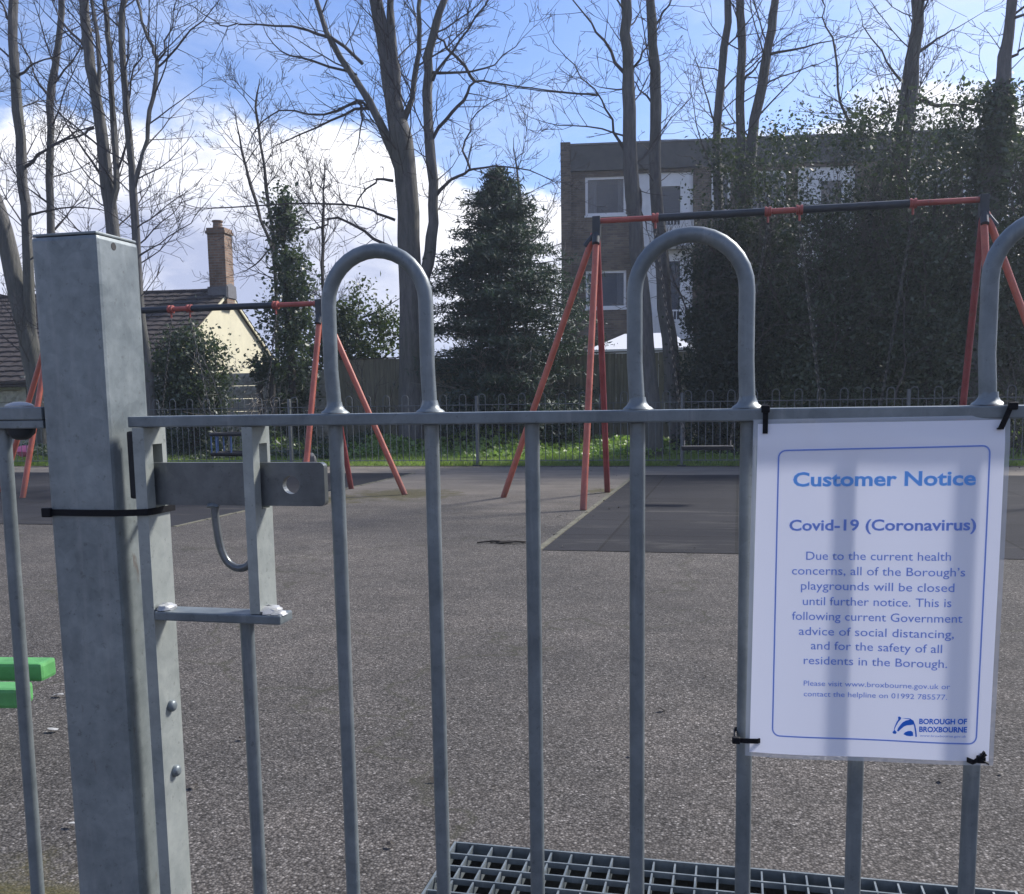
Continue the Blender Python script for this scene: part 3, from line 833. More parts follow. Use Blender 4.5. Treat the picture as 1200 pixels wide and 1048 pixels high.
bare_tree('bare_tree', 'leafless tree just right of the gate post, its trunk curving at the foot', 18.2,
    [[(184, 545, 15), (174, 440, 13), (163, 350, 11), (157, 230, 9), (150, 140, 8), (143, 60, 7), (145, -10, 6), (146, -60, 5)],
     [(157, 222, 6), (168, 180, 5), (176, 130, 5), (184, 78, 5), (178, 55, 4), (166, 25, 3), (160, -10, 3)]],
    [[(184, 80, 4), (195, 48, 3), (207, 0, 3)], [(150, 120, 3), (160, 80, 3), (172, 40, 2)], [(163, 300, 3), (185, 285, 2), (220, 262, 2), (240, 240, 2)], [(184, 80, 3), (215, 45, 3), (245, 15, 2), (262, -10, 2)]], dens=.8, blen=1.7)
bare_tree('bare_tree', 'big spreading leafless tree with a thick forked trunk seen through the first gate loop', 20.0,
    [[(484, 548, 40), (482, 430, 33), (481, 340, 31), (479, 250, 29), (471, 165, 28), (460, 115, 21), (452, 60, 18), (440, 0, 15), (432, -70, 12)],
     [(484, 385, 16), (494, 335, 17), (504, 295, 15), (508, 240, 13), (504, 160, 12), (501, 85, 11), (507, 40, 10), (521, 0, 8), (535, -60, 6)],
     [(468, 200, 12), (455, 165, 12), (440, 132, 10), (415, 92, 8), (392, 55, 7), (370, 0, 5), (355, -50, 4)],
     [(468, 145, 11), (465, 100, 11), (461, 50, 10), (457, 0, 8), (460, -60, 6)],
     [(470, 150, 8), (482, 115, 7), (492, 60, 6), (490, 10, 5), (498, -40, 4)]],
    [[(468, 294, 6), (440, 280, 6), (395, 255, 5), (375, 268, 4), (350, 268, 3)],
     [(463, 258, 5), (435, 247, 4), (405, 240, 4), (340, 239, 3), (270, 243, 3), (216, 240, 2), (214, 200, 2)],
     [(460, 212, 5), (443, 210, 4), (425, 228, 3), (410, 245, 3), (385, 200, 2)],
     [(440, 128, 5), (418, 119, 5), (380, 135, 4), (330, 130, 3), (300, 150, 3), (290, 175, 2)],
     [(440, 130, 5), (418, 128, 5), (370, 150, 4), (325, 170, 3)],
     [(425, 75, 5), (390, 45, 5), (340, 32, 4), (285, 28, 3), (260, 30, 3), (230, 10, 2)],
     [(418, 88, 4), (370, 72, 4), (330, 60, 3), (310, 35, 2)],
     [(512, 228, 6), (530, 210, 5), (548, 198, 5), (545, 165, 4), (560, 132, 3), (590, 115, 2)],
     [(506, 165, 6), (525, 140, 6), (545, 118, 6), (557, 96, 5), (590, 99, 4), (640, 106, 3), (700, 110, 2)],
     [(557, 96, 5), (535, 68, 5), (518, 50, 5), (508, 38, 5)],
     [(504, 85, 5), (540, 85, 4), (580, 75, 3), (612, 45, 2)],
     [(507, 95, 5), (530, 60, 4), (560, 20, 4), (580, -20, 3)],
     [(421, 120, 5), (426, 140, 4), (420, 168, 3)],
     [(548, 200, 4), (580, 195, 3), (620, 200, 3), (655, 220, 2)]], dens=.9, blen=1.9, crown_from=4.6)
bare_tree('bare_tree', 'tall pale barked leafless tree standing beside the corner of the brick flats', 18.3,
    [[(768, 545, 26), (760, 440, 23), (751, 330, 20), (742, 230, 18), (737, 130, 16), (735, 60, 13), (733, 0, 12), (731, -60, 10)]],
    [[(736, 98, 6), (716, 60, 5), (692, 28, 4), (665, -8, 3)], [(733, 178, 5), (716, 140, 4), (696, 105, 3), (662, 66, 3)], [(744, 205, 5), (752, 235, 4), (758, 270, 3)], [(738, 92, 4), (748, 70, 4), (764, 45, 3), (784, 5, 2)],
     [(700, 112, 3), (660, 108, 3), (600, 103, 2)]], dens=.8, blen=1.7, crown_from=4.8)
bare_tree('bare_tree', 'tall leafless tree close on the right of the pale barked one', 19.2,
    [[(796, 545, 24), (787, 430, 21), (777, 330, 18), (770, 250, 16), (768, 150, 14), (767, 80, 12), (762, 0, 10), (760, -60, 8)]],
    [[(765, 35, 5), (776, 15, 4), (790, -10, 3)], [(768, 130, 4), (750, 105, 3), (742, 95, 3)]], dens=.7, blen=1.5, crown_from=5)
bare_tree('bare_tree', 'leafless tree with three dark stems rising above the roof of the flats', 20.5,
    [[(862, 548, 24), (864, 430, 20), (866, 300, 14), (867, 160, 11), (870, 60, 10), (867, 0, 9), (866, -60, 7)],
     [(862, 440, 12), (846, 300, 12), (841, 165, 11), (848, 85, 9), (854, 0, 8), (858, -60, 6)],
     [(866, 400, 14), (872, 300, 14), (881, 168, 13), (893, 100, 12), (904, 35, 10), (909, -10, 9), (914, -60, 7)]],
    [[(898, 66, 5), (930, 58, 4), (975, 48, 3)], [(893, 105, 4), (915, 90, 3), (960, 75, 3)], [(870, 95, 5), (880, 85, 4), (893, 70, 4)], [(843, 150, 3), (830, 120, 3), (815, 70, 2)]], dens=.75, blen=1.7, crown_from=5.4)
bare_tree('bare_tree', 'leafless tree with two close dark stems above the right half of the thicket', 20.6,
    [[(1040, 548, 24), (1045, 400, 18), (1056, 250, 14), (1064, 160, 12), (1070, 100, 12), (1077, 0, 11), (1080, -60, 8)],
     [(1042, 420, 10), (1044, 250, 10), (1052, 158, 9), (1064, 80, 8), (1072, 20, 7), (1066, -50, 5)]],
    [[(1078, 115, 7), (1090, 122, 7), (1120, 124, 6), (1155, 132, 6)], [(1048, 130, 4), (1020, 140, 4), (1000, 152, 3)], [(1078, 60, 5), (1100, 45, 4), (1118, 35, 3)], [(1056, 95, 4), (1030, 60, 3), (1010, 20, 2)],
     [(1002, 150, 5), (985, 120, 4), (978, 60, 4), (966, 20, 3), (960, -10, 3)]], dens=.95, blen=1.9, crown_from=5.2)
ivt = bare_tree('ivy_covered_tree', 'bare topped tree at the right edge with its trunk wrapped in ivy', 18.4,
    [[(1140, 548, 34), (1148, 400, 30), (1156, 250, 26), (1165, 170, 22), (1176, 90, 15), (1185, 20, 11), (1190, -50, 9)]],
    [[(1180, 70, 5), (1195, 60, 4), (1225, 40, 3)], [(1186, 25, 5), (1210, 10, 3), (1240, -20, 3)]], dens=1.0, blen=1.9, crown_from=5.2)
bare_tree('slim_tree', 'thin young leafless tree with fine upswept twigs behind the left swing corner', 23.5,
    [[(384, 500, 6), (381, 400, 6), (379, 330, 5), (378, 270, 4), (379, 235, 3)]], [], dens=1.7, blen=1.5, up=.22, crown_from=2.4, top=1.0, group='young trees behind', mat=BARKD)
bare_tree('slim_tree', 'thin leaning leafless tree crossing the ivy covered column', 22.5,
    [[(372, 500, 6), (352, 400, 5), (322, 300, 5), (300, 240, 4), (283, 175, 3)]], [[(318, 290, 3), (300, 310, 3), (280, 320, 2)]], dens=1.2, blen=1.2, up=.16, crown_from=3.0, top=.9, group='young trees behind', mat=BARKD)
bare_tree('slim_tree', 'thin leafless tree behind the ivy column reaching above the cloud edge', 24.5,
    [[(326, 500, 6), (325, 400, 6), (322, 300, 5), (312, 220, 4), (303, 150, 3), (300, 120, 3)]], [], dens=1.5, blen=1.4, up=.15, crown_from=3.8, top=.6, group='young trees behind', mat=BARKD)
bare_tree('slim_tree', 'faint spindly leafless tree beside the pointed evergreen and the flats', 25.0,
    [[(612, 500, 6), (616, 400, 5), (620, 300, 4), (612, 250, 4), (606, 200, 3)]], [[(620, 290, 3), (640, 262, 2), (650, 230, 2)]], dens=1.3, blen=1.4, up=.14, crown_from=3.0, top=.8, group='young trees behind', mat=BARKD)

# ---- foliage
def leaf_mesh(name, pts, size, m, parent=None, asp=.6, nrm=None, upb=.4, **tags):
    pts = np.asarray(pts, float); N = len(pts)
    s = size * (0.4 + .7 * npr.rand(N) + .9 * npr.rand(N) ** 4)[:, None]
    n = npr.randn(N, 3); n[:, 2] += upb * 2; n /= np.linalg.norm(n, axis=1)[:, None]
    t = npr.randn(N, 3); t -= n * (t * n).sum(1)[:, None]; t /= np.linalg.norm(t, axis=1)[:, None]
    bt = np.cross(n, t)
    v = np.stack([pts - t * s, pts + bt * s * asp + n * s * .18, pts + t * s, pts - bt * s * asp + n * s * .18], 1).reshape(-1, 3)
    me = bpy.data.meshes.new(name); me.vertices.add(4 * N); me.vertices.foreach_set('co', v.ravel())
    me.loops.add(4 * N); me.loops.foreach_set('vertex_index', np.arange(4 * N, dtype=np.int32))
    me.polygons.add(N); me.polygons.foreach_set('loop_start', np.arange(0, 4 * N, 4, dtype=np.int32))
    me.update(calc_edges=True); me.validate(); me.materials.append(m)
    return link(name, me, parent, **tags)
def clumps(center, rad, K, n, spread, shell=.55, flat=1.0, top=None):
    """n points gathered in K clumps inside an ellipsoid"""
    d = npr.randn(K, 3); d /= np.linalg.norm(d, axis=1)[:, None]
    rr = (shell + (1 - shell) * npr.rand(K)) ** .7
    c = d * rr[:, None] * np.array(rad)
    w = npr.rand(K) ** 1.2 + .15; w /= w.sum()
    k = npr.choice(K, n, p=w); sp = spread * (.5 + npr.rand(K))
    p = c[k] + npr.randn(n, 3) * sp[k][:, None] * np.array([1, 1, flat])
    return p + np.array(center)

def evergreen(name, label, cx, cy, top, r, K, n, size, m, group=None, low=0.0, spread=.22, trunk_r=.09, cat='tree', shell=.35, sparse_top=0, stems=0):
    t = thing(name, label, cat, (cx, cy, 0), 0, group)
    mb = MB(); P = [(0, 0, -.05)]
    k = 6
    for i in range(1, k + 1): P.append((rnd.gauss(0, .05), rnd.gauss(0, .05), top * .92 * i / k))
    mb.tube(P, [trunk_r * (1 - .8 * i / k) for i in range(k + 1)], 8)
    for i in range(14):
        z = rnd.uniform(.2, .85) * top; a = rnd.uniform(0, 6.28); L = r * rnd.uniform(.4, .9)
        mb.tube([(0, 0, z), (math.cos(a) * L * .5, math.sin(a) * L * .5, z + L * .2), (math.cos(a) * L, math.sin(a) * L, z + L * .5)], [.03, .02, .01], 5, cap=False)
    mb.build('trunk', BARKD, t)
    if stems:
        ms = MB()
        for i in range(stems):
            d_ = Vector((rnd.gauss(0, .28), rnd.gauss(-.08, .2), 1)).normalized()
            grow(ms, Vector((rnd.uniform(-r, r) * .8, rnd.uniform(-.7, .2) * r, top * rnd.uniform(.15, .55))), d_, top * rnd.uniform(.4, .62), .022, 1, 3, .75, .05, .14)
        ms.build('branches', TWIG, t)
    p = clumps((0, 0, (top + low) / 2), (r, r * .8, (top - low) / 2), K, n, spread, shell)
    p[:, 2] = np.clip(p[:, 2], .03, None)
    if sparse_top:
        q = clumps((0, 0, top + .25), (r * 1.0, r * .7, 1.05), 30, sparse_top, .17, .2); p = np.concatenate([p, q])
    leaf_mesh('crown', p, size, m, t)
    return t

def hw(px, b): return px / F * b * 1.02
# the dark thicket on the right: one evergreen after another
HED = [(846, 18.9, 222, 38, 'dark ivy covered evergreen directly right of the loop above the notice corner'),
       (905, 19.8, 194, 52, 'dark evergreen filling the space between the three stemmed tree and the swing chain'),
       (968, 18.9, 186, 60, 'dark holly like evergreen behind the middle of the tall swing bar'),
       (1036, 19.8, 168, 64, 'dark evergreen below the two close bare stems'),
       (1098, 18.8, 168, 62, 'dark evergreen left of the ivy covered trunk at the right end of the swing bar'),
       (1172, 19.6, 150, 70, 'dark evergreen at the right edge behind the ivy covered trunk'),
       (1250, 19.0, 160, 80, 'dark evergreen cut off by the right edge of the picture')]
for px_, b_, ty, w_, lb in HED:
    p = at(px_, ty, b_)
    evergreen('evergreen_tree', lb, p.x, b_, p.z - .25, hw(w_, b_), 210, 29000, .035, rnd.choice((HOLLY, HOLLY, IVY)), 'dark evergreens in front of the flats', spread=.20, shell=.2, low=-.4, sparse_top=2600 if px_ > 930 else 1300, stems=7)
# ivy on the wrapped trunk
tb = ivt.location
pts = []
P, Rr = px_stem([(1140, 548, 34), (1148, 400, 30), (1156, 250, 26), (1165, 170, 22), (1172, 110, 14)], 18.4)
P, Rr = smooth_path(P, Rr, 6)
for i in range(5200):
    k = rnd.randrange(len(P)); a = rnd.uniform(0, 6.28); rr = Rr[k] + abs(rnd.gauss(0, .10)); q = P[k] - tb
    pts.append((q.x + math.cos(a) * rr, q.y + math.sin(a) * rr, q.z + rnd.uniform(-.2, .2)))
leaf_mesh('ivy', pts, .05, IVY, ivt)
# sparse leafy sprays against the cloud
p = at(1020, 130, 19.4)

# conifer
ct = at(582, 192, 21.0)
con = thing('pointed_evergreen', 'dark pointed conifer between the big spreading tree and the brick flats', 'tree', (ct.x, 21.0, 0))
MB().tube([(0, 0, -.05), (0, 0, ct.z * .5), (0, 0, ct.z)], [.14, .09, .015], 8).build('trunk', BARKD, con)
mbb = MB(); pts = []
z = .25
while z < ct.z - .1:
    f = 1 - z / ct.z; rb = 1.48 * min(1, f * 2.3) ** .82 + .05
    for k in range(9):
        a = rnd.uniform(0, 6.283); L = rb * rnd.choice((.55, .7, .85, .95, 1.05, 1.2, 1.38)) * (1.12 if math.cos(a) > .5 else .97)
        dr = rnd.uniform(-.05, .22)
        e = Vector((math.cos(a), math.sin(a), 0))
        mbb.tube([(0, 0, z), tuple(e * L * .5 + Vector((0, 0, z + .02 * L))), tuple(e * L + Vector((0, 0, z + (dr - .12) * L)))], [.022, .014, .006], 3, cap=False)
        nn = int(70 * L + 16)
        for _ in range(nn):
            t_ = rnd.uniform(.12, 1.03) ** .8; w = .16 * L * (1.15 - t_) + .05
            q = e * L * t_ + Vector((rnd.gauss(0, w), rnd.gauss(0, w), z + (dr - .12) * L * t_ ** 2 + rnd.gauss(-.02, .05)))
            pts.append(tuple(q))
    z += .075
mbb.build('branches', BARKD, con)
leaf_mesh('crown', pts, .060, CONIF, con, asp=.22, upb=.2)

# ivy covered column left of the big tree
pc = at(331, 232, 21.3)
iv = thing('ivy_column_tree', 'slender tree smothered in ivy between the chimney and the first loop', 'tree', (pc.x, 21.3, 0), 0)
MB().tube([(0, 0, -.05), (.05, 0, 2), (-.03, 0, 4), (0, 0, pc.z)], [.12, .10, .06, .03], 8).build('trunk', BARKD, iv)
C_ = []
for i in range(95):
    zz = rnd.uniform(.3, pc.z); f = zz / pc.z
    w = .62 * (1.0 - max(0, f - .6) * 1.6) * (.6 if zz < 1.2 else 1); a = rnd.uniform(0, 6.28); rr = w * rnd.random() ** .6
    C_.append((math.cos(a) * rr, math.sin(a) * rr, zz, rnd.uniform(.07, .20)))
pts = []
for i in range(10500):
    c_ = C_[min(len(C_) - 1, int(len(C_) * rnd.random() ** 1.2))] if rnd.random() < .8 else (0, 0, rnd.uniform(.5, pc.z + .1), .14)
    pts.append((c_[0] + rnd.gauss(0, c_[3]), c_[1] + rnd.gauss(0, c_[3]), max(.05, c_[2] + rnd.gauss(0, c_[3] * 1.3))))
leaf_mesh('ivy', np.array(pts), .05, IVY, iv)
# ivy covered bush beside it
pb = at(220, 380, 19.0)
bt = evergreen('ivy_bush', 'rounded bush overgrown with ivy below the tiled roof, right of the gate post', pb.x, 19.0, pb.z - .1, hw(53, 19), 150, 13000, .040, IVY, low=.5, spread=.17, shell=.3, cat='bush')
pts = clumps((0, 0, .7), (hw(55, 19), .6, .8), 60, 2500, .15, .3); pts[:, 2] = np.clip(pts[:, 2], .03, None)
leaf_mesh('hanging_ivy', pts, .045, IVY, bt)
pb = at(420, 345, 23.4)
evergreen('shrub', 'loose green shrub behind the board fence left of the thick forked trunk', pb.x, 23.4, pb.z + .15, hw(56, 23.4), 90, 6500, .055, SHRUB, 'shrubs behind the board fence', low=1.2, spread=.17, cat='shrub')
pb = at(378, 385, 23.0)
evergreen('shrub', 'dark green shrub behind the fence, right of the ivy column', pb.x, 23.0, pb.z + .2, hw(42, 23), 80, 6000, .055, IVY, 'shrubs behind the board fence', low=.6, spread=.17, cat='shrub')
pb = at(650, 400, 23.2)
evergreen('shrub', 'low dark shrub under the right side of the pointed conifer', pb.x, 23.2, pb.z, hw(40, 23), 60, 3000, .055, HOLLY, 'shrubs behind the board fence', low=.6, spread=.17, cat='shrub')
pb = at(330, 395, 20.3)
# bare shrub with pale stems in front of the board fence
def bare_shrub(label, px_, b, hpx, n, mat, sp=.5):
    p = at(px_, hpx, b); t = thing('bare_shrub', label, 'shrub', (p.x, b, 0), 0, 'bare shrubs along the grass')
    m = MB()
    for i in range(n):
        d = Vector((rnd.gauss(0, sp), rnd.gauss(0, sp * .5), 1)).normalized()
        grow(m, Vector((rnd.gauss(0, .12), rnd.gauss(0, .08), -.02)), d, p.z * rnd.uniform(.6, 1.1), .013, 1, 3, .8, .02, .2)
    m.build('stems', mat, t)
PALE = mk_bark('pale_bark', (.16, .14, .12), (.30, .27, .23), .1)
bare_shrub('bare shrub with a pale crooked stem in front of the board fence', 572, 20.5, 385, 5, PALE, .45)
bare_shrub('tangled leafless shrub below the dark conifer', 600, 19.8, 430, 9, TWIG, .6)
bare_shrub('tangled pale twigs hanging round the ivy bush', 262, 18.2, 430, 10, PALE, .5)
bare_shrub('bare twiggy shrub beside the trunk of the thick forked tree', 446, 20.8, 440, 7, TWIG, .6)
bare_shrub('twisted vine stems at the right edge below the outrigger leg', 1190, 17.8, 380, 7, BARKD, .16)
# stumps / ivy clad posts near the concrete fence
for k, (px_, ty, lb) in enumerate(((303, 428, 'dark ivy stem post in front of the concrete fence'), (318, 425, 'second dark stem just right of the ivy stem post'))):
    p = at(px_, ty, 20.6); t = thing('ivy_stump', lb, 'stump', (p.x, 20.6, 0))
    MB().tube([(0, 0, -.03), (.03, 0, .8), (-.02, .02, 1.3), (.03, 0, p.z)], [.09, .07, .08, .06], 8).build('trunk', BARKD, t, smooth=True)
    pts = clumps((0, 0, p.z - .1), (.28, .25, .3), 14, 500, .09, .3)
    leaf_mesh('ivy', pts, .05, IVY, t)

# ------------------------------------------------------------------ grass and ground cover beyond the far fence
m = MB()
nx, ny = 60, 10; X0, X1, Y0, Y1 = -24, 16, 16.16, 24.5
for j in range(ny + 1):
    for i in range(nx + 1):
        m.v.append((X0 + (X1 - X0) * i / nx, Y0 + (Y1 - Y0) * j / ny, .006 + (0 if j == 0 else rnd.uniform(0, .03))))
for j in range(ny):
    for i in range(nx):
        a = j * (nx + 1) + i; m.f.append((a, a + 1, a + nx + 2, a + nx + 1))
TURF = Mat('turf', rough=.9); _n = TURF.noise(3, 6, .7)
TURF.set('Base Color', TURF.ramp(_n, [(.3, (.08, .11, .03)), (.7, (.16, .20, .06))])); TURF.bump(_n, .03)
m.build('turf', TURF.m, kind='structure', smooth=True)
N = 70000
gx = npr.uniform(-17, 9, N); gy = 16.2 + 4.6 * npr.rand(N) ** 1.3; h = (.05 + .07 * npr.rand(N)) * (1 + .5 * np.sin(gx * 2.3) * np.sin(gy * 1.7))
a = npr.rand(N) * 6.283; w = .007
v = np.zeros((N, 3, 3)); c, s = np.cos(a) * w, np.sin(a) * w
v[:, 0] = np.stack([gx - c, gy - s, np.full(N, .008)], 1); v[:, 1] = np.stack([gx + c, gy + s, np.full(N, .008)], 1)
v[:, 2] = np.stack([gx + npr.randn(N) * .03, gy + npr.randn(N) * .03, h], 1)
me = bpy.data.meshes.new('grass'); me.vertices.add(3 * N); me.vertices.foreach_set('co', v.ravel())
me.loops.add(3 * N); me.loops.foreach_set('vertex_index', np.arange(3 * N, dtype=np.int32))
me.polygons.add(N); me.polygons.foreach_set('loop_start', np.arange(0, 3 * N, 3, dtype=np.int32))
me.update(calc_edges=True); me.materials.append(GRASS)
tag(link('grass', me, kind='stuff'), 'short grass strip beyond the bow top fence', 'grass')
def cover(name, label, x0, x1, y0, y1, hmax, n, m, size=.045):
    x = npr.uniform(x0, x1, n); y = npr.uniform(y0, y1, n)
    hh = hmax * (.25 + .75 * np.clip((y - y0) / (y1 - y0) * 1.6, 0, 1)) * (.55 + .45 * np.sin(x * 1.7 + 1) * np.sin(x * .63 + y))
    z = np.abs(hh) * npr.rand(n) ** .5 + .02
    o = leaf_mesh(name, np.stack([x, y, z], 1), size, m, kind='stuff'); tag(o, label, 'ground cover'); return o
cover('ground_cover', 'leafy green ground cover at the back of the grass', -10, 9, 18.0, 21.0, .58, 26000, COVER)
cover('ivy_ground_cover', 'dark ivy creeping over the ground below the ivy bush', -16, -7.5, 17.6, 21.3, .75, 12000, IVY)
cover('dark_ground_cover', 'dark low ivy under the evergreens on the right', -1.2, 9, 18.2, 20.6, .8, 10000, HOLLY)

# ------------------------------------------------------------------ small things on the ground
def lump(name, label, cat, loc, r, m, sc=(1, 1, .7), amp=.25):
    mb = MB(); n, k = 10, 6; prof = []
    for i in range(k + 1):
        th = math.pi * i / k
        for j in range(n):
            a = 2 * math.pi * j / n; q = r * (1 + rnd.uniform(-amp, amp)) if 0 < i < k else r
            mb.v.append((math.sin(th) * math.cos(a) * q * sc[0], math.sin(th) * math.sin(a) * q * sc[1], r * sc[2] * (1 + math.cos(th)) * (1 if i in (0, k) else 1 + rnd.uniform(-amp, amp) * .3)))
    for i in range(k):
        for j in range(n):
            j2 = (j + 1) % n; mb.f.append((i * n + j, i * n + j2, (i + 1) * n + j2, (i + 1) * n + j))
    o = mb.build(name, m, smooth=True); o.location = loc; return tag(o, label, cat)
g = gnd(375, 546); lump('grey_stone', 'small grey pointed lump beside the foot of the left swing, near the far fence', 'stone', (g.x, 15.9, -.01), .12, STONE, (1, .8, 1.1), .3)
g = at(27, 530, 17.2); lump('pink_scrap', 'small pink thing on the grass beyond the fence at the far left', 'litter', (g.x, 17.2, g.z - .1), .13, PINK, (1.2, .8, .9), .3)
npts = []
for i in range(260):
    k_ = rnd.random()
    if k_ < .45: npts.append((rnd.uniform(-9, 6), 16.05 - abs(rnd.gauss(0, .5)), .012))
    elif k_ < .75: npts.append((-1.5 + rnd.gauss(0, .15), rnd.uniform(7.1, 14.3), .014))
    else: npts.append((rnd.uniform(-3, 4), 2.6 + 9 * rnd.random() ** 1.5, .008))
tag(leaf_mesh('scattered_leaves', npts, .013, DEADLEAF, upb=2.0, kind='stuff'), 'small dead leaves and grit scattered over the tarmac', 'leaves')
def scrap(name, label, px_, py_, s, m, cat):
    g = gnd(px_, py_); mb = MB(); n = 7; a0 = rnd.uniform(0, 6)
    mb.v.append((0, 0, .012))
    for i in range(n):
        a = a0 + 2 * math.pi * i / n; q = s * rnd.uniform(.5, 1.1); mb.v.append((math.cos(a) * q, math.sin(a) * q * .6, .004 + rnd.uniform(0, .01)))
    for i in range(n): mb.f.append((0, 1 + i, 1 + (i + 1) % n))
    o = mb.build(name, m); o.location = (g.x, g.y, .002); return tag(o, label, cat)
scrap('paper_scrap', 'white scrap on the tarmac just right of the green beams, uppermost of three', 69, 817, .028, LITTER, 'litter')
scrap('paper_scrap', 'white scrap on the tarmac left of the gate post, middle of three', 62, 858, .024, LITTER, 'litter')
scrap('paper_scrap', 'white scrap on the tarmac left of the gate post, lowest of three', 83, 970, .016, LITTER, 'litter')
scrap('dead_leaf', 'dark dead leaf on the tarmac left of the grating', 457, 993, .016, DEADLEAF, 'leaf')
scrap('dead_leaf', 'dark dead leaf on the tarmac right of the stile bolts', 228, 924, .02, DEADLEAF, 'leaf')
scrap('dead_leaf', 'small dark leaf lying on the tarmac under the slide handle', 283, 868, .015, DEADLEAF, 'leaf')
g = gnd(592, 637)
t = thing('twig_debris', 'dark broken twigs lying on the tarmac left of the rubber surface', 'twig', (g.x, g.y, 0))
for i in range(6):
    m = MB(); a = rnd.uniform(-.4, .5); L = rnd.uniform(.06, .16); x = rnd.uniform(-.1, .1)
    m.tube([(x - L, -a * L, .008), (x, rnd.uniform(-.03, .03), .02), (x + L, a * L, .008)], [.006, .009, .004], 5); m.build('twig', DEADLEAF, t)

# ------------------------------------------------------------------ steel grating
gr = thing('steel_grating', 'galvanised open mesh steel grating set in the tarmac just inside the gate', 'grating', ((PX0 + PX1) / 2, (PY0 + PY1) / 2, 0))
gx0, gx1, gy0, gy1 = PX0 + .004 - gr.location.x, PX1 - .004 - gr.location.x, PY0 + .004 - gr.location.y, PY1 - .004 - gr.location.y
for q in ((gx0, gy0, gx0 + .006, gy1), (gx1 - .006, gy0, gx1, gy1)): MB().box(q[0], q[1], -.034, q[2], q[3], .003).build('frame_bar', GALV, gr)
for q in ((gx0 + .007, gy0, gx1 - .007, gy0 + .006), (gx0 + .007, gy1 - .006, gx1 - .007, gy1)): MB().box(q[0], q[1], -.034, q[2], q[3], .003).build('frame_bar', GALV, gr)
nb = 26; bme = None
for i in range(1, nb):
    x = gx0 + (gx1 - gx0) * i / nb
    if bme is None: bme = MB().box(-.0022, gy0 + .007, -.032, .0022, gy1 - .007, .0).build('bearing_bar', GALV, gr); bme.location = (x, 0, 0); bme = bme.data
    else: link('bearing_bar', bme, gr).location = (x, 0, 0)
nr = 18; cme = None
for i in range(1, nr):
    y = gy0 + (gy1 - gy0) * i / nr
    if cme is None: o = MB().box(gx0 + .008, -.0025, -.012, gx1 - .008, .0025, .0022).build('cross_bar', GALV, gr); cme = o.data
    else: o = link('cross_bar', cme, gr)
    o.location = (0, y, 0)

# ------------------------------------------------------------------ gate
GY, SP, X0B = 1.054, .1148, -.4488
gate = thing('metal_gate', 'galvanised bow top pedestrian gate across the front with a sliding latch', 'gate', (-.706, GY, 0))
ox, oy = -.706, GY
def G(mb, name, m, **k):
    mb.v = [(v[0] - ox, v[1] - oy, v[2]) for v in mb.v]
    return mb.build(name, m, gate, **k)
ZR0, ZR1 = 1.1035, 1.1165
NB = 14
XR = X0B + SP * NB
G(MB().box(-.7045, GY - .018, ZR0, XR + .05, GY + .018, ZR1), 'top_rail', GALV, bevel=.0018)
G(MB().box(-.690, GY - .018, .10, XR + .05, GY + .018, .113), 'bottom_rail', GALV, bevel=.0015)
BR = .0083
for i in range(NB):
    x = X0B + SP * i
    G(MB().tube([(x, GY, .114), (x + rnd.uniform(-.001, .001), GY, .6), (x, GY, ZR0 - .0005)], BR, 16), 'bar', GALV, smooth=True)
    if i % 3 != 2: # small weld under the rail
        pass
for i in range(0, NB - 1, 3):
    x = X0B + SP * i - .003
    mb = MB(); w = SP; pts = [(x + .003, GY, ZR1 + .0005), (x, GY, ZR1 + .05), (x, GY, 1.238)]
    for k in range(1, 16):
        a = math.pi * k / 16; pts.append((x + w / 2 - w / 2 * math.cos(a), GY, 1.238 + (w / 2) * 1.0 * math.sin(a)))
    pts += [(x + w, GY, 1.238), (x + w, GY, ZR1 + .05), (x + w + .002, GY, ZR1 + .0005)]
    mb.tube(pts, BR, 18); lp = G(mb, 'bow', GALV, smooth=True)
    for xx in (x + .003, x + w + .002):
        mb = MB(); mb.lathe([(.0165, .0002), (.0150, .002), (.0115, .0042), (.0094, .008), (BR + .0002, .013)], (xx, GY, ZR1 + .0004), 16)
        mb.v = [(v[0] + rnd.gauss(0, .0003) - ox, v[1] + rnd.gauss(0, .0003) - oy, v[2]) for v in mb.v]
        w_ = mb.build('weld', GALV, gate, smooth=True)
# latch side: stile, keeper, slide
FY0 = GY - .018
SXL, SXR, TILT = -.6985, -.6835, .0015
def plate_with_slot(x0, x1, z0, z1, y0, y1, sy0, sy1, sz0, sz1, tilt=0.0):
    mb = MB()
    if sz0 is None: mb.box(x0, y0, z0, x1, y1, z1)
    else:
        mb.box(x0, y0, z0, x1, y1, sz0); mb.box(x0, y0, sz1, x1, y1, z1)
        mb.box(x0, y0, sz0 - .0, x1, sy0, sz1); mb.box(x0, sy1, sz0, x1, y1, sz1)
    mb.v = [(v[0] - tilt * (ZR0 - v[2]), v[1], v[2]) for v in mb.v]
    return mb
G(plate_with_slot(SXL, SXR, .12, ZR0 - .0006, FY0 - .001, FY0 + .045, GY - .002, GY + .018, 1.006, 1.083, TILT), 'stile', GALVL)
st_face = lambda z: SXR - TILT * (ZR0 - z)
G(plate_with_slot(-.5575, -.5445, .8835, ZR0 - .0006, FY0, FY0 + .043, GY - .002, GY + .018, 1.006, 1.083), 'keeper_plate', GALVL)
G(MB().box(st_face(.877) + .0006, FY0 - .002, .8715, -.5185, FY0 + .031, .8828), 'bottom_bracket', GALV, bevel=.002)
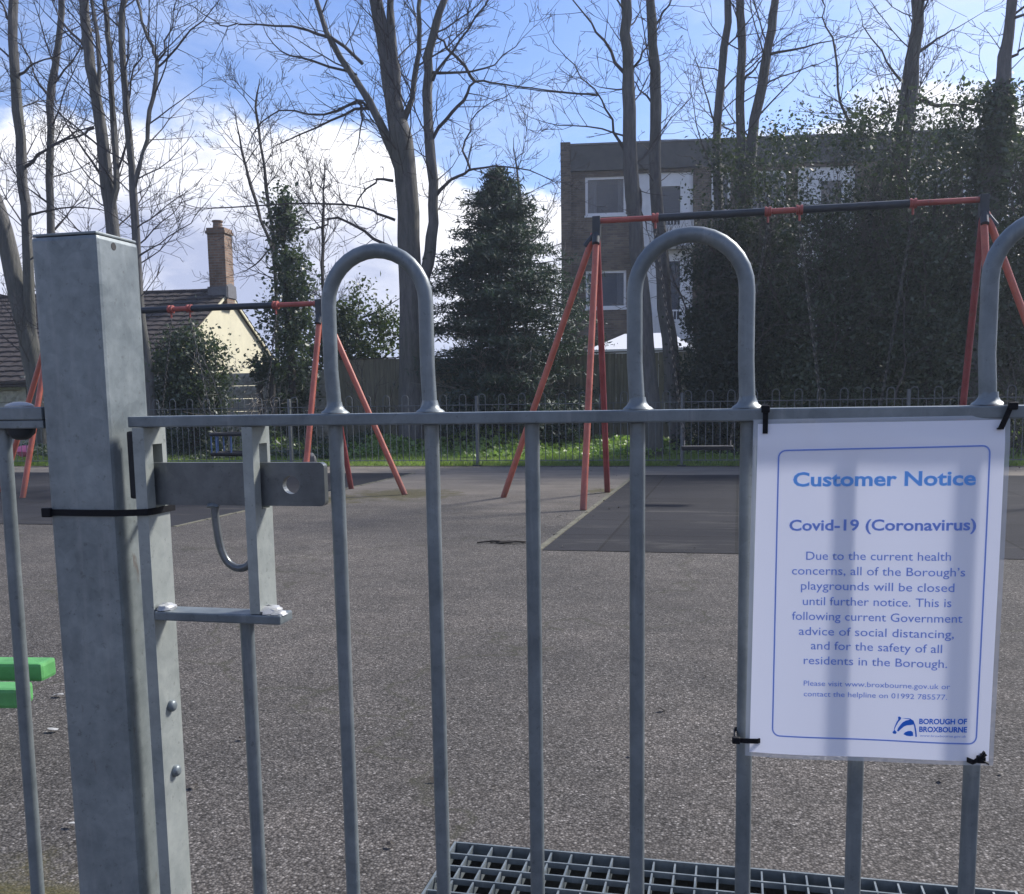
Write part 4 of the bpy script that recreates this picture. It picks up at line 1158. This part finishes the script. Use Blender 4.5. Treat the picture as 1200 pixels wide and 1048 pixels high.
def blob(c, s, n=26):
    mb = MB(); k = 7; m_ = 12
    for i in range(k + 1):
        th = math.pi * i / k
        for j in range(m_):
            a = 2 * math.pi * j / m_; f = 1 + rnd.uniform(-.18, .18)
            mb.v.append((c[0] + s[0] * math.sin(th) * math.cos(a) * f, c[1] + s[1] * math.sin(th) * math.sin(a) * f, c[2] + s[2] * math.cos(th) * f))
    for i in range(k):
        for j in range(m_):
            j2 = (j + 1) % m_; mb.f.append((i * m_ + j, i * m_ + j2, (i + 1) * m_ + j2, (i + 1) * m_ + j))
    return mb
G(blob((st_face(.884) + .009, FY0 + .012, .885), (.011, .014, .0055)), 'weld', GALVW, smooth=True)
G(blob((-.541, FY0 + .016, .885), (.016, .016, .006)), 'weld', GALVW, smooth=True)
G(blob((-.526, FY0 + .010, .8825), (.009, .012, .004)), 'weld', GALVW, smooth=True)
x = X0B - SP - .0085
G(MB().tube([(x, GY, .114), (x, GY, .871)], BR, 16), 'bar', GALV, smooth=True)
# slide bolt: flat bar with a round hole, and hanging hook handle
def slide():
    mb = MB(); y0, y1 = GY + .003, GY + .013
    L0, L1, z0, z1, rc = -.695, -.4665, 1.0095, 1.0605, .006
    hx, hz, hr = -.5085, 1.0345, .0108; n = 24
    # square patch with hole between xa..xb
    xa, xb = hx - .022, hx + .022
    def ringv(y):
        inner = [(hx + hr * math.cos(2 * math.pi * k / n), y, hz + hr * math.sin(2 * math.pi * k / n)) for k in range(n)]
        outer = []
        for k in range(n):
            c, s_ = math.cos(2 * math.pi * k / n), math.sin(2 * math.pi * k / n)
            tx = (.022 / abs(c)) if abs(c) > 1e-9 else 9; up = (z1 - hz) if s_ > 0 else (hz - z0)
            tz = up / abs(s_) if abs(s_) > 1e-9 else 9; t = min(tx, tz); outer.append((hx + c * t, y, hz + s_ * t))
        return inner, outer
    for y in (y0, y1):
        i_, o_ = ringv(y); b = len(mb.v); mb.v += i_ + o_
        for k in range(n):
            k2 = (k + 1) % n; q = (b + k, b + k2, b + n + k2, b + n + k); mb.f.append(q)
    for k in range(n):
        k2 = (k + 1) % n; mb.f.append((k, k2, 2 * n + k2, 2 * n + k))
    # corners of the patch
    mb.prism([(xa, z0), (xa, z1), (L0, z1), (L0, z0)], 'y', y0, y1)
    right = [(xb, z0)]
    for cx_, cz_, a0 in ((L1 - rc, z0 + rc, -90), (L1 - rc, z1 - rc, 0)):
        for k in range(5): a = R(a0 + k * 22.5); right.append((cx_ + rc * math.cos(a), cz_ + rc * math.sin(a)))
    right.append((xb, z1)); mb.prism(right, 'y', y0, y1)
    for (c1, c2) in (((xa, z1), (xb, z1)), ((xa, z0), (xb, z0))):
        b = len(mb.v); mb.v += [(c1[0], y0, c1[1]), (c2[0], y0, c2[1]), (c2[0], y1, c2[1]), (c1[0], y1, c1[1])]; mb.f.append((b, b + 1, b + 2, b + 3))
    # little triangles closing the patch corners
    for y in (y0, y1):
        i_, o_ = ringv(y)
        for (cx_, cz_) in ((xa, z0), (xa, z1), (xb, z0), (xb, z1)):
            ds = sorted(o_, key=lambda p: (p[0] - cx_) ** 2 + (p[2] - cz_) ** 2)[:2]
            on_v = [p for p in o_ if abs(p[0] - cx_) < 1e-6]; on_h = [p for p in o_ if abs(p[2] - cz_) < 1e-6]
            if on_v and on_h:
                pv = min(on_v, key=lambda p: abs(p[2] - cz_)); ph = min(on_h, key=lambda p: abs(p[0] - cx_))
                if abs(pv[2] - cz_) > 1e-6 and abs(ph[0] - cx_) > 1e-6:
                    b = len(mb.v); mb.v += [(cx_, y, cz_), pv, ph]; mb.f.append((b, b + 1, b + 2))
    return mb
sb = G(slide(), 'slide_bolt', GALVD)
pts = []
pz = GY + .006
for q in ((252, 590), (252, 602), (254, 618), (257, 636), (262, 651), (269, 661), (279, 666), (289, 664), (296, 655), (299, 642)): pts.append(at(q[0], q[1], pz))
P_, R_ = smooth_path(pts, [.0036] * len(pts), 3, 0)
mb = MB().tube(P_, .0047, 10); mb.v = [(v[0] - ox, v[1] - oy, v[2]) for v in mb.v]
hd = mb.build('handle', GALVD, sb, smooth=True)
G(blob((at(250, 593, pz).x, pz, 1.009), (.009, .006, .0035)), 'weld', GALV, smooth=True)
# carriage bolts on the lit face of the stile
for q in ((200, 827), (205, 903)):
    z = at(q[0], q[1], 1.075).z; p = onx(q[0], q[1], st_face(z)); 
    mb = MB(); mb.lathe([(.0075, 0), (.0075, .0035), (.0055, .006), (.003, .0068)], (st_face(p.z), p.y, p.z), 12, 'x'); G(mb, 'bolt', GALV, smooth=True)
    mb = MB(); mb.lathe([(.0062, -.0), (.0060, -.004)], (st_face(p.z) - .0135, p.y, p.z), 6, 'x'); G(mb, 'nut', GALV)
# black rubber stop between post and stile
G(MB().box(-.7110, GY - .013, 1.018, -.7000, GY + .016, 1.099), 'rubber_stop', RUBBER, bevel=.003)
# right hand stile and hinge post (outside the picture)
G(MB().box(XR + .051, FY0, .10, XR + .065, FY0 + .05, ZR1), 'stile', GALV)

# ------------------------------------------------------------------ gate posts
post = thing('gate_post', 'square galvanised steel gate post with a small hole near its top on the left', 'gate post', (-.770, 1.07, 0))
px0, px1, py0, py1, pzt = -.8135 + .770, -.7255 + .770, -.040, .042, 1.3275
mb = MB(); mb.box(px0, py0, 0, px1, py1, pzt); mb.build('post_tube', GALVP, post, bevel=.005)
mb = MB(); mb.box(px0 + .0015, py0 + .0015, pzt + .0002, px1 - .0015, py1 - .0015, pzt + .0035); mb.build('cap', GALVP, post, bevel=.0012)
hp_ = onx(133, 289, -.7255)
mb = MB(); mb.lathe([(.0046, -.0005), (.0046, .0004)], (px1, hp_.y - 1.07, hp_.z), 14, 'x'); mb.build('drain_hole', RUBBER, post)
mb = MB(); mb.lathe([(.0052, .0), (.0066, .0), (.0066, .0012), (.0052, .0012)], (px1 + .0003, hp_.y - 1.07, hp_.z - .0015), 14, 'x')
t = thing('gate_post', 'square galvanised hinge post beyond the right edge of the picture', 'gate post', (XR + .13, 1.07, 0))
MB().box(-.045, -.04, 0, .045, .04, pzt).build('post_tube', GALVP, t, bevel=.005)

# railing left of the post
rl = thing('side_railing', 'galvanised railing joined to the left side of the gate post', 'railing', (-.9, GY, 0))
def S_(mb, name, m, **k):
    mb.v = [(v[0] + .9, v[1] - GY, v[2]) for v in mb.v]; return mb.build(name, m, rl, **k)
S_(MB().box(-2.4, GY - .02, 1.1035, -.818, GY + .02, 1.1136), 'top_rail', GALV, bevel=.0015)
S_(MB().box(-1.4, GY - .022, 1.1140, -.8175, GY + .022, 1.1295), 'fixing_plate', GALV, bevel=.0015)
S_(MB().box(-2.4, GY - .02, .10, -.8175, GY + .02, .112), 'bottom_rail', GALV)
c = at(23, 479, GY)
S_(MB().lathe([(.0165, 0), (.0165, .0018), (.013, .0042), (.006, .0062), (.001, .0066)], (c.x, GY, 1.1297), 20), 'bolt_head', GALVW, smooth=True)
S_(MB().lathe([(.017, 0), (.016, -.006), (.010, -.012), (.006, -.014)], (c.x, GY, 1.1032), 16), 'nut', SLEEVE, smooth=True)
for i in range(12):
    x = -.8905 - SP * i
    S_(MB().tube([(x - .006, GY, .113), (x, GY, 1.1030)], BR, 16), 'bar', GALV, smooth=True)
for i in range(1, 11, 3):
    x = -.8905 - SP * (i + 1); mb = MB(); hoop(mb, x, SP, 1.130, 1.24, BR, 14, y=GY, seg=14); S_(mb, 'bow', GALV, smooth=True)

# black straps
def band(name, label, pts, w, t, axis=(0, 0, 1), head=None, tail=None, closed=True):
    o = thing(name, label, 'cable tie', pts[0]); b = Vector(pts[0])
    m = MB().strap([Vector(p) - b for p in pts], w, t, axis, closed=closed); m.build('strap', BLACKP, o)
    if head: 
        m = MB(); m.box(*[head[0][i] - b[i] - head[1][i] / 2 for i in range(3)], *[head[0][i] - b[i] + head[1][i] / 2 for i in range(3)]); m.build('locking_head', BLACKP, o, bevel=.0015)
    if tail:
        m = MB().strap([Vector(p) - b for p in tail[0]], w * .9, t, tail[1]); m.build('tail', BLACKP, o)
    return o
zt = at(110, 601, 1.03).z
band('cable_tie', 'wide black cable tie binding the gate stile to the gate post', [(-.8150, 1.0285, zt), (-.770, 1.0278, zt - .0002), (-.722, 1.0285, zt), (-.700, 1.030, zt + .0005), (-.6830, 1.033, zt + .001), (-.6815, 1.04, zt + .001), (-.6815, 1.088, zt + .001), (-.72, 1.096, zt), (-.73, 1.1135, zt), (-.8150, 1.1135, zt), (-.8158, 1.09, zt), (-.8158, 1.05, zt)], .0078, .0020,
     head=((-.8155, 1.0260, zt), (.012, .006, .0115)))
# ------------------------------------------------------------------ the notice
SY = GY - .0215          # plane of the sheet, in front of the rail
def on_sheet(x, y): return at(x, y, SY)
TL, TR, BL, BRc = on_sheet(883, 492), on_sheet(1185.5, 486.5), on_sheet(873, 885), on_sheet(1164, 897.5)
SX0, SX1, SZ0, SZ1 = TL.x, TR.x, BL.z, TL.z
def bulge(x, z):
    u = (x - SX0) / (SX1 - SX0); w = (z - SZ0) / (SZ1 - SZ0)
    b = .0032 * math.sin(math.pi * min(max(u, 0), 1)) + .0016 * math.sin(u * 9.5 + w * 1.6) * (1 - .3 * w) + .0012 * math.sin(u * 4.1 - w * 5.3 + 1)
    b += .0028 * math.exp(-((u - .3 + .35 * (w - .85)) / .05) ** 2) * max(0, w - .72) * 3 
    b -= .004 * max(0, w - .93) / .07
    return -b - .0006
def quad(u, w):
    p = (BL * (1 - u) + BRc * u) * (1 - w) + (TL * (1 - u) + TR * u) * w
    return Vector((p.x, SY + bulge(p.x, p.z), p.z))
notice = thing('notice_sheet', 'laminated white customer notice about playground closure cable tied to the gate', 'sign', (TL.x, SY, TL.z))
nl = notice.location.copy()
def sheet(m0, m1, off, nx=40, ny=48, back=None):
    mb = MB()
    W_, H_ = (TR - TL).length, (TL - BL).length
    for j in range(ny + 1):
        for i in range(nx + 1):
            u = m0 / W_ + (1 - 2 * m0 / W_) * i / nx; w = m1 / H_ + (1 - 2 * m1 / H_) * j / ny
            ru = 0
            p = quad(u, w); mb.v.append((p.x - nl.x, p.y + off - nl.y, p.z - nl.z))
    for j in range(ny):
        for i in range(nx):
            a = j * (nx + 1) + i; mb.f.append((a, a + 1, a + nx + 2, a + nx + 1))
    return mb
PAP = Mat('printed_paper', (.85, .85, .90), .5); 
_t = PAP.node('ShaderNodeBsdfTranslucent'); _t.inputs[0].default_value = (.70, .73, .88, 1)
_m = PAP.node('ShaderNodeMixShader'); _m.inputs[0].default_value = .22
PAP.set('Coat Weight', .5); PAP.set('Coat Roughness', .12)
PAP.l.new(PAP.b.outputs[0], _m.inputs[1]); PAP.l.new(_t.outputs[0], _m.inputs[2]); PAP.l.new(_m.outputs[0], PAP.out.inputs[0])
LAM = Mat('laminate_film', (.8, .84, .9), .12); LAM.set('Alpha', .35); LAM.set('Specular IOR Level', .8)
o = sheet(.0045, .0045, 0).build('paper', PAP.m, notice, smooth=True)
# clear film border: a frame strip round the paper
mb = MB(); W_, H_ = (TR - TL).length, (TL - BL).length; e0, e1 = .0045 / W_, .0045 / H_
def border(u0, u1, w0, w1, n):
    for k in range(n):
        b = len(mb.v)
        for (uu, ww) in (((u0, w0), (u1, w0), (u1, w1), (u0, w1))): pass
        if (u1 - u0) > (w1 - w0): cs = [(u0 + (u1 - u0) * k / n, w0), (u0 + (u1 - u0) * (k + 1) / n, w0), (u0 + (u1 - u0) * (k + 1) / n, w1), (u0 + (u1 - u0) * k / n, w1)]
        else: cs = [(u0, w0 + (w1 - w0) * k / n), (u1, w0 + (w1 - w0) * k / n), (u1, w0 + (w1 - w0) * (k + 1) / n), (u0, w0 + (w1 - w0) * (k + 1) / n)]
        for uu, ww in cs:
            p = quad(uu, ww); mb.v.append((p.x - nl.x, p.y - nl.y, p.z - nl.z))
        mb.f.append((b, b + 1, b + 2, b + 3))
border(0, 1, 0, e1, 40); border(0, 1, 1 - e1, 1, 40); border(0, e0, e1, 1 - e1, 48); border(1 - e0, 1, e1, 1 - e1, 48)
mb.build('laminate_border', LAM.m, notice, smooth=True)
def ink(name, c):
    m = Mat(name, c, .45); t_ = m.node('ShaderNodeBsdfTranslucent'); t_.inputs[0].default_value = (*[min(1, q * 1.2) for q in c], 1)
    x_ = m.node('ShaderNodeMixShader'); x_.inputs[0].default_value = .35; m.l.new(m.b.outputs[0], x_.inputs[1]); m.l.new(t_.outputs[0], x_.inputs[2]); m.l.new(x_.outputs[0], m.out.inputs[0]); return m.m
INKH = ink('heading_ink', (.17, .43, .85)); INKB = ink('body_ink', (.20, .31, .70)); INKL = ink('logo_ink', (.02, .16, .62))
def lift(x, z, off): return (x - nl.x, SY + bulge(x, z) - off - nl.y, z - nl.z)
def text(s, x0, y0, x1, y1, cap, m, bold=0., name='lettering', parent=None):
    cu = bpy.data.curves.new('lettering', 'FONT'); cu.body = s; cu.size = 1; cu.offset = bold; cu.resolution_u = 3
    ob = bpy.data.objects.new('tmp', cu); COL.objects.link(ob); bpy.context.view_layer.update()
    me = bpy.data.meshes.new_from_object(ob); bpy.data.objects.remove(ob)
    co = np.zeros(len(me.vertices) * 3); me.vertices.foreach_get('co', co); co = co.reshape(-1, 3)
    a, b = on_sheet(x0, y0), on_sheet(x1, y1); mn, mx = co[:, 0].min(), co[:, 0].max()
    capz = cap / F * (SY / 1.0) * 1.0
    k = capz / .73
    out = []
    for q in co:
        f = (q[0] - mn) / (mx - mn); x = a.x + (b.x - a.x) * f; z = a.z + (b.z - a.z) * f + q[1] * k; out.append(lift(x, z, .0007))
    me.vertices.foreach_set('co', np.array(out).ravel()); me.update(); me.materials.clear(); me.materials.append(m)
    return link(name, me, parent or notice)
def cr(cx, cy): return 840 + cx / 2.278, 460 + cy / 2.278
def tline(s, cx0, cy0, cx1, cy1, cap, m, bold=0., name='lettering'): text(s, *cr(cx0, cy0), *cr(cx1, cy1), cap / 2.278, m, bold, name)
tline('Customer Notice', 203, 250, 690, 246, 37, INKH, .026)
tline('Covid-19 (Coronavirus)', 193, 368, 690, 366, 29, INKB, .022)
for s, a, b, c, d in (('Due to the current health', 238, 446, 622, 447), ('concerns, all of the Borough\u2019s', 200, 485, 660, 489), ('playgrounds will be closed', 224, 525, 631, 530),
                      ('until further notice. This is', 229, 566, 623, 570), ('following current Government', 200, 605, 653, 612), ('advice of social distancing,', 218, 645, 630, 653),
                      ('and for the safety of all', 250, 683, 598, 692), ('residents in the Borough.', 231, 722, 612, 732)):
    tline(s, a, b, c, d, 23, INKB, .002)
tline('Please visit www.broxbourne.gov.uk or', 231, 779, 620, 789, 14.5, INKB, .002)
tline('contact the helpline on 01992 785577.', 231, 807, 612, 817, 14.5, INKB, .002)
tline('BOROUGH OF', 538, 881, 666, 883, 14.5, INKL, .03)
tline('BROXBOURNE', 538, 902, 666, 905, 14.5, INKL, .03)
tline('www.broxbourne.gov.uk', 540, 915, 664, 919, 6.5, INKB, 0)
# rounded frame line
cor = [(172, 155), (728, 143), (690, 936), (147, 912)]
def bil(u, v):
    a, b, c, d = [Vector(p) for p in ((165, 155), (729, 142), (691, 937), (148, 912))]
    return (a * (1 - u) + b * u) * (1 - v) + (d * (1 - u) + c * u) * v
ln = []
rc = .035
for (cu_, cv_, a0) in ((rc, rc * .72, 180), (1 - rc, rc * .72, 270), (1 - rc, 1 - rc * .72, 0), (rc, 1 - rc * .72, 90)):
    for k in range(7):
        a = R(a0 + k * 15); ln.append((cu_ + rc * math.cos(a), cv_ + rc * .72 * math.sin(a)))
full = []
for i in range(len(ln)):
    a, b = ln[i], ln[(i + 1) % len(ln)]; d = math.hypot(a[0] - b[0], a[1] - b[1]); k = max(1, int(d / .03))
    for j in range(k): full.append((a[0] + (b[0] - a[0]) * j / k, a[1] + (b[1] - a[1]) * j / k))
mb = MB(); N_ = len(full); pp = []
for u, v in full:
    q = bil(u, v); p = on_sheet(*cr(q.x, q.y)); pp.append(p)
for i in range(N_):
    t_ = (pp[(i + 1) % N_] - pp[i - 1]); nn_ = Vector((-t_.z, 0, t_.x)).normalized() * .00075
    for sg in (1, -1):
        q = pp[i] + nn_ * sg; mb.v.append(lift(q.x, q.z, .0007))
for i in range(N_):
    j = (i + 1) % N_; mb.f.append((2 * i, 2 * i + 1, 2 * j + 1, 2 * j))
mb.build('frame_line', INKB, notice)
# badger emblem
SH = [[(236, 140), (250, 136), (264, 146), (262, 160), (240, 185), (216, 228), (207, 255), (226, 275), (218, 290), (196, 288), (188, 276), (200, 262), (206, 230), (226, 182), (240, 162)],
      [(262, 205), (280, 186), (305, 172), (335, 164), (360, 170), (372, 190), (370, 207), (345, 212), (315, 214), (290, 224), (262, 248), (240, 270), (228, 262), (240, 235)],
      [(284, 292), (300, 274), (325, 264), (352, 262), (368, 276), (370, 306), (345, 310), (312, 306)],
      [(264, 150), (300, 150), (340, 153), (372, 172), (388, 215), (398, 262), (402, 314), (389, 316), (386, 270), (378, 225), (364, 185), (335, 160), (300, 155)]]
mb = MB()
import mathutils.geometry as mg
for s in SH:
    pts = [on_sheet(1020 + x / 7.5, 820 + y / 7.5) for x, y in s]; b = len(mb.v)
    for p in pts: mb.v.append(lift(p.x, p.z, .0007))
    for tri in mg.tessellate_polygon([[Vector((p.x, p.z, 0)) for p in pts]]): mb.f.append(tuple(b + k for k in tri))
mb.build('badger_emblem', INKL, notice)
# cable ties holding it
def loop_rail(name, label, x, dx, ztop, zbot, w=.0052, tail=None):
    y0, y1 = SY - .0025, GY + .0205
    pts = [(x + dx * (ztop - z) / (ztop - zbot), y, z) for (y, z) in ((y0, zbot), (y0 - .0008, (ztop + zbot) / 2), (y0, ztop - .004), (y0 + .003, ztop), (y1 - .003, ztop), (y1, ztop - .003), (y1, zbot + .004), (y1 - .002, zbot + .001))]
    return band(name, label, pts, w, .0014, (1, 0, 0), head=((x, y0 - .002, ztop - .004), (.0085, .006, .0075)), closed=True)
a = at(897.5, 478, 1.02); b = at(897, 508, 1.02)
loop_rail('cable_tie', 'black cable tie over the rail at the top left corner of the notice', a.x, 0, ZR1 + .0035, b.z)
a = at(1190, 475, 1.02); b = at(1176, 503, 1.02)
loop_rail('cable_tie', 'slanting black cable tie over the rail at the top right corner of the notice', a.x, b.x - a.x, ZR1 + .0035, b.z)
def loop_bar(label, px_, py_, bx, lean=0.0, knot=False):
    a = at(px_, py_, 1.02); z = a.z; y0, y1 = SY - (.0085 if knot else .0055), GY + BR + .0015; xl, xr = min(a.x, bx) - BR - .002, max(a.x, bx) + .010
    if knot: xl, xr = bx - BR - .002, a.x
    f = lambda x: z - (.006 if knot else 0) + lean * (x - xl)
    pts = [(xl, y0 + .006, f(xl)), (xl + .004, y0, f(xl)), ((xl + xr) / 2, y0 - .0012, f((xl + xr) / 2)), (xr - .003, y0, f(xr)), (xr, y0 + .004, f(xr)), (xr - .003, y1, f(xr)), (xl + .003, y1, f(xl)), (xl, y1 - .004, f(xl))]
    hx = xl + .002 if not knot else xr - .002
    o = band('cable_tie', label, pts, .0050, .0014, (0, 0, 1), head=((hx, y0 - .001, f(hx)), (.0085, .0055, .0072)))
    if knot:
        b0 = Vector(pts[0])
        for k, q in enumerate(((.006, -.002, .006), (.008, -.004, -.003), (.004, -.003, .009))):
            m = MB().strap([Vector((xr - .004, y0 - .002, f(xr))) - b0, Vector((xr - .004 + q[0], y0 - .002 + q[1], f(xr) + q[2])) - b0], .004, .0014, (0, 1, 0)); m.build('tail', BLACKP, o)
loop_bar('black cable tie round the bar at the bottom left corner of the notice', 880, 871, X0B + SP * 4)
loop_bar('knotted black cable tie at the bottom right corner of the notice', 1153, 889, X0B + SP * 6, .35, True)

# added air volume that imitates lens glare over everything beyond the yard
m = MB(); m.box(-410, -410, -1.2, 410, 410, 16.5)
hz = m.build('glare_haze', BARK, kind='stuff'); hz.data.materials.clear()
hm = bpy.data.materials.new('glare_haze'); hm.use_nodes = True; hm.node_tree.nodes.clear()
ho = hm.node_tree.nodes.new('ShaderNodeOutputMaterial'); hv = hm.node_tree.nodes.new('ShaderNodeVolumePrincipled')
hv.inputs['Color'].default_value = (.76, .86, 1, 1); hv.inputs['Density'].default_value = .0013; hv.inputs['Anisotropy'].default_value = .45
hm.node_tree.links.new(hv.outputs[0], ho.inputs['Volume']); hz.data.materials.append(hm)
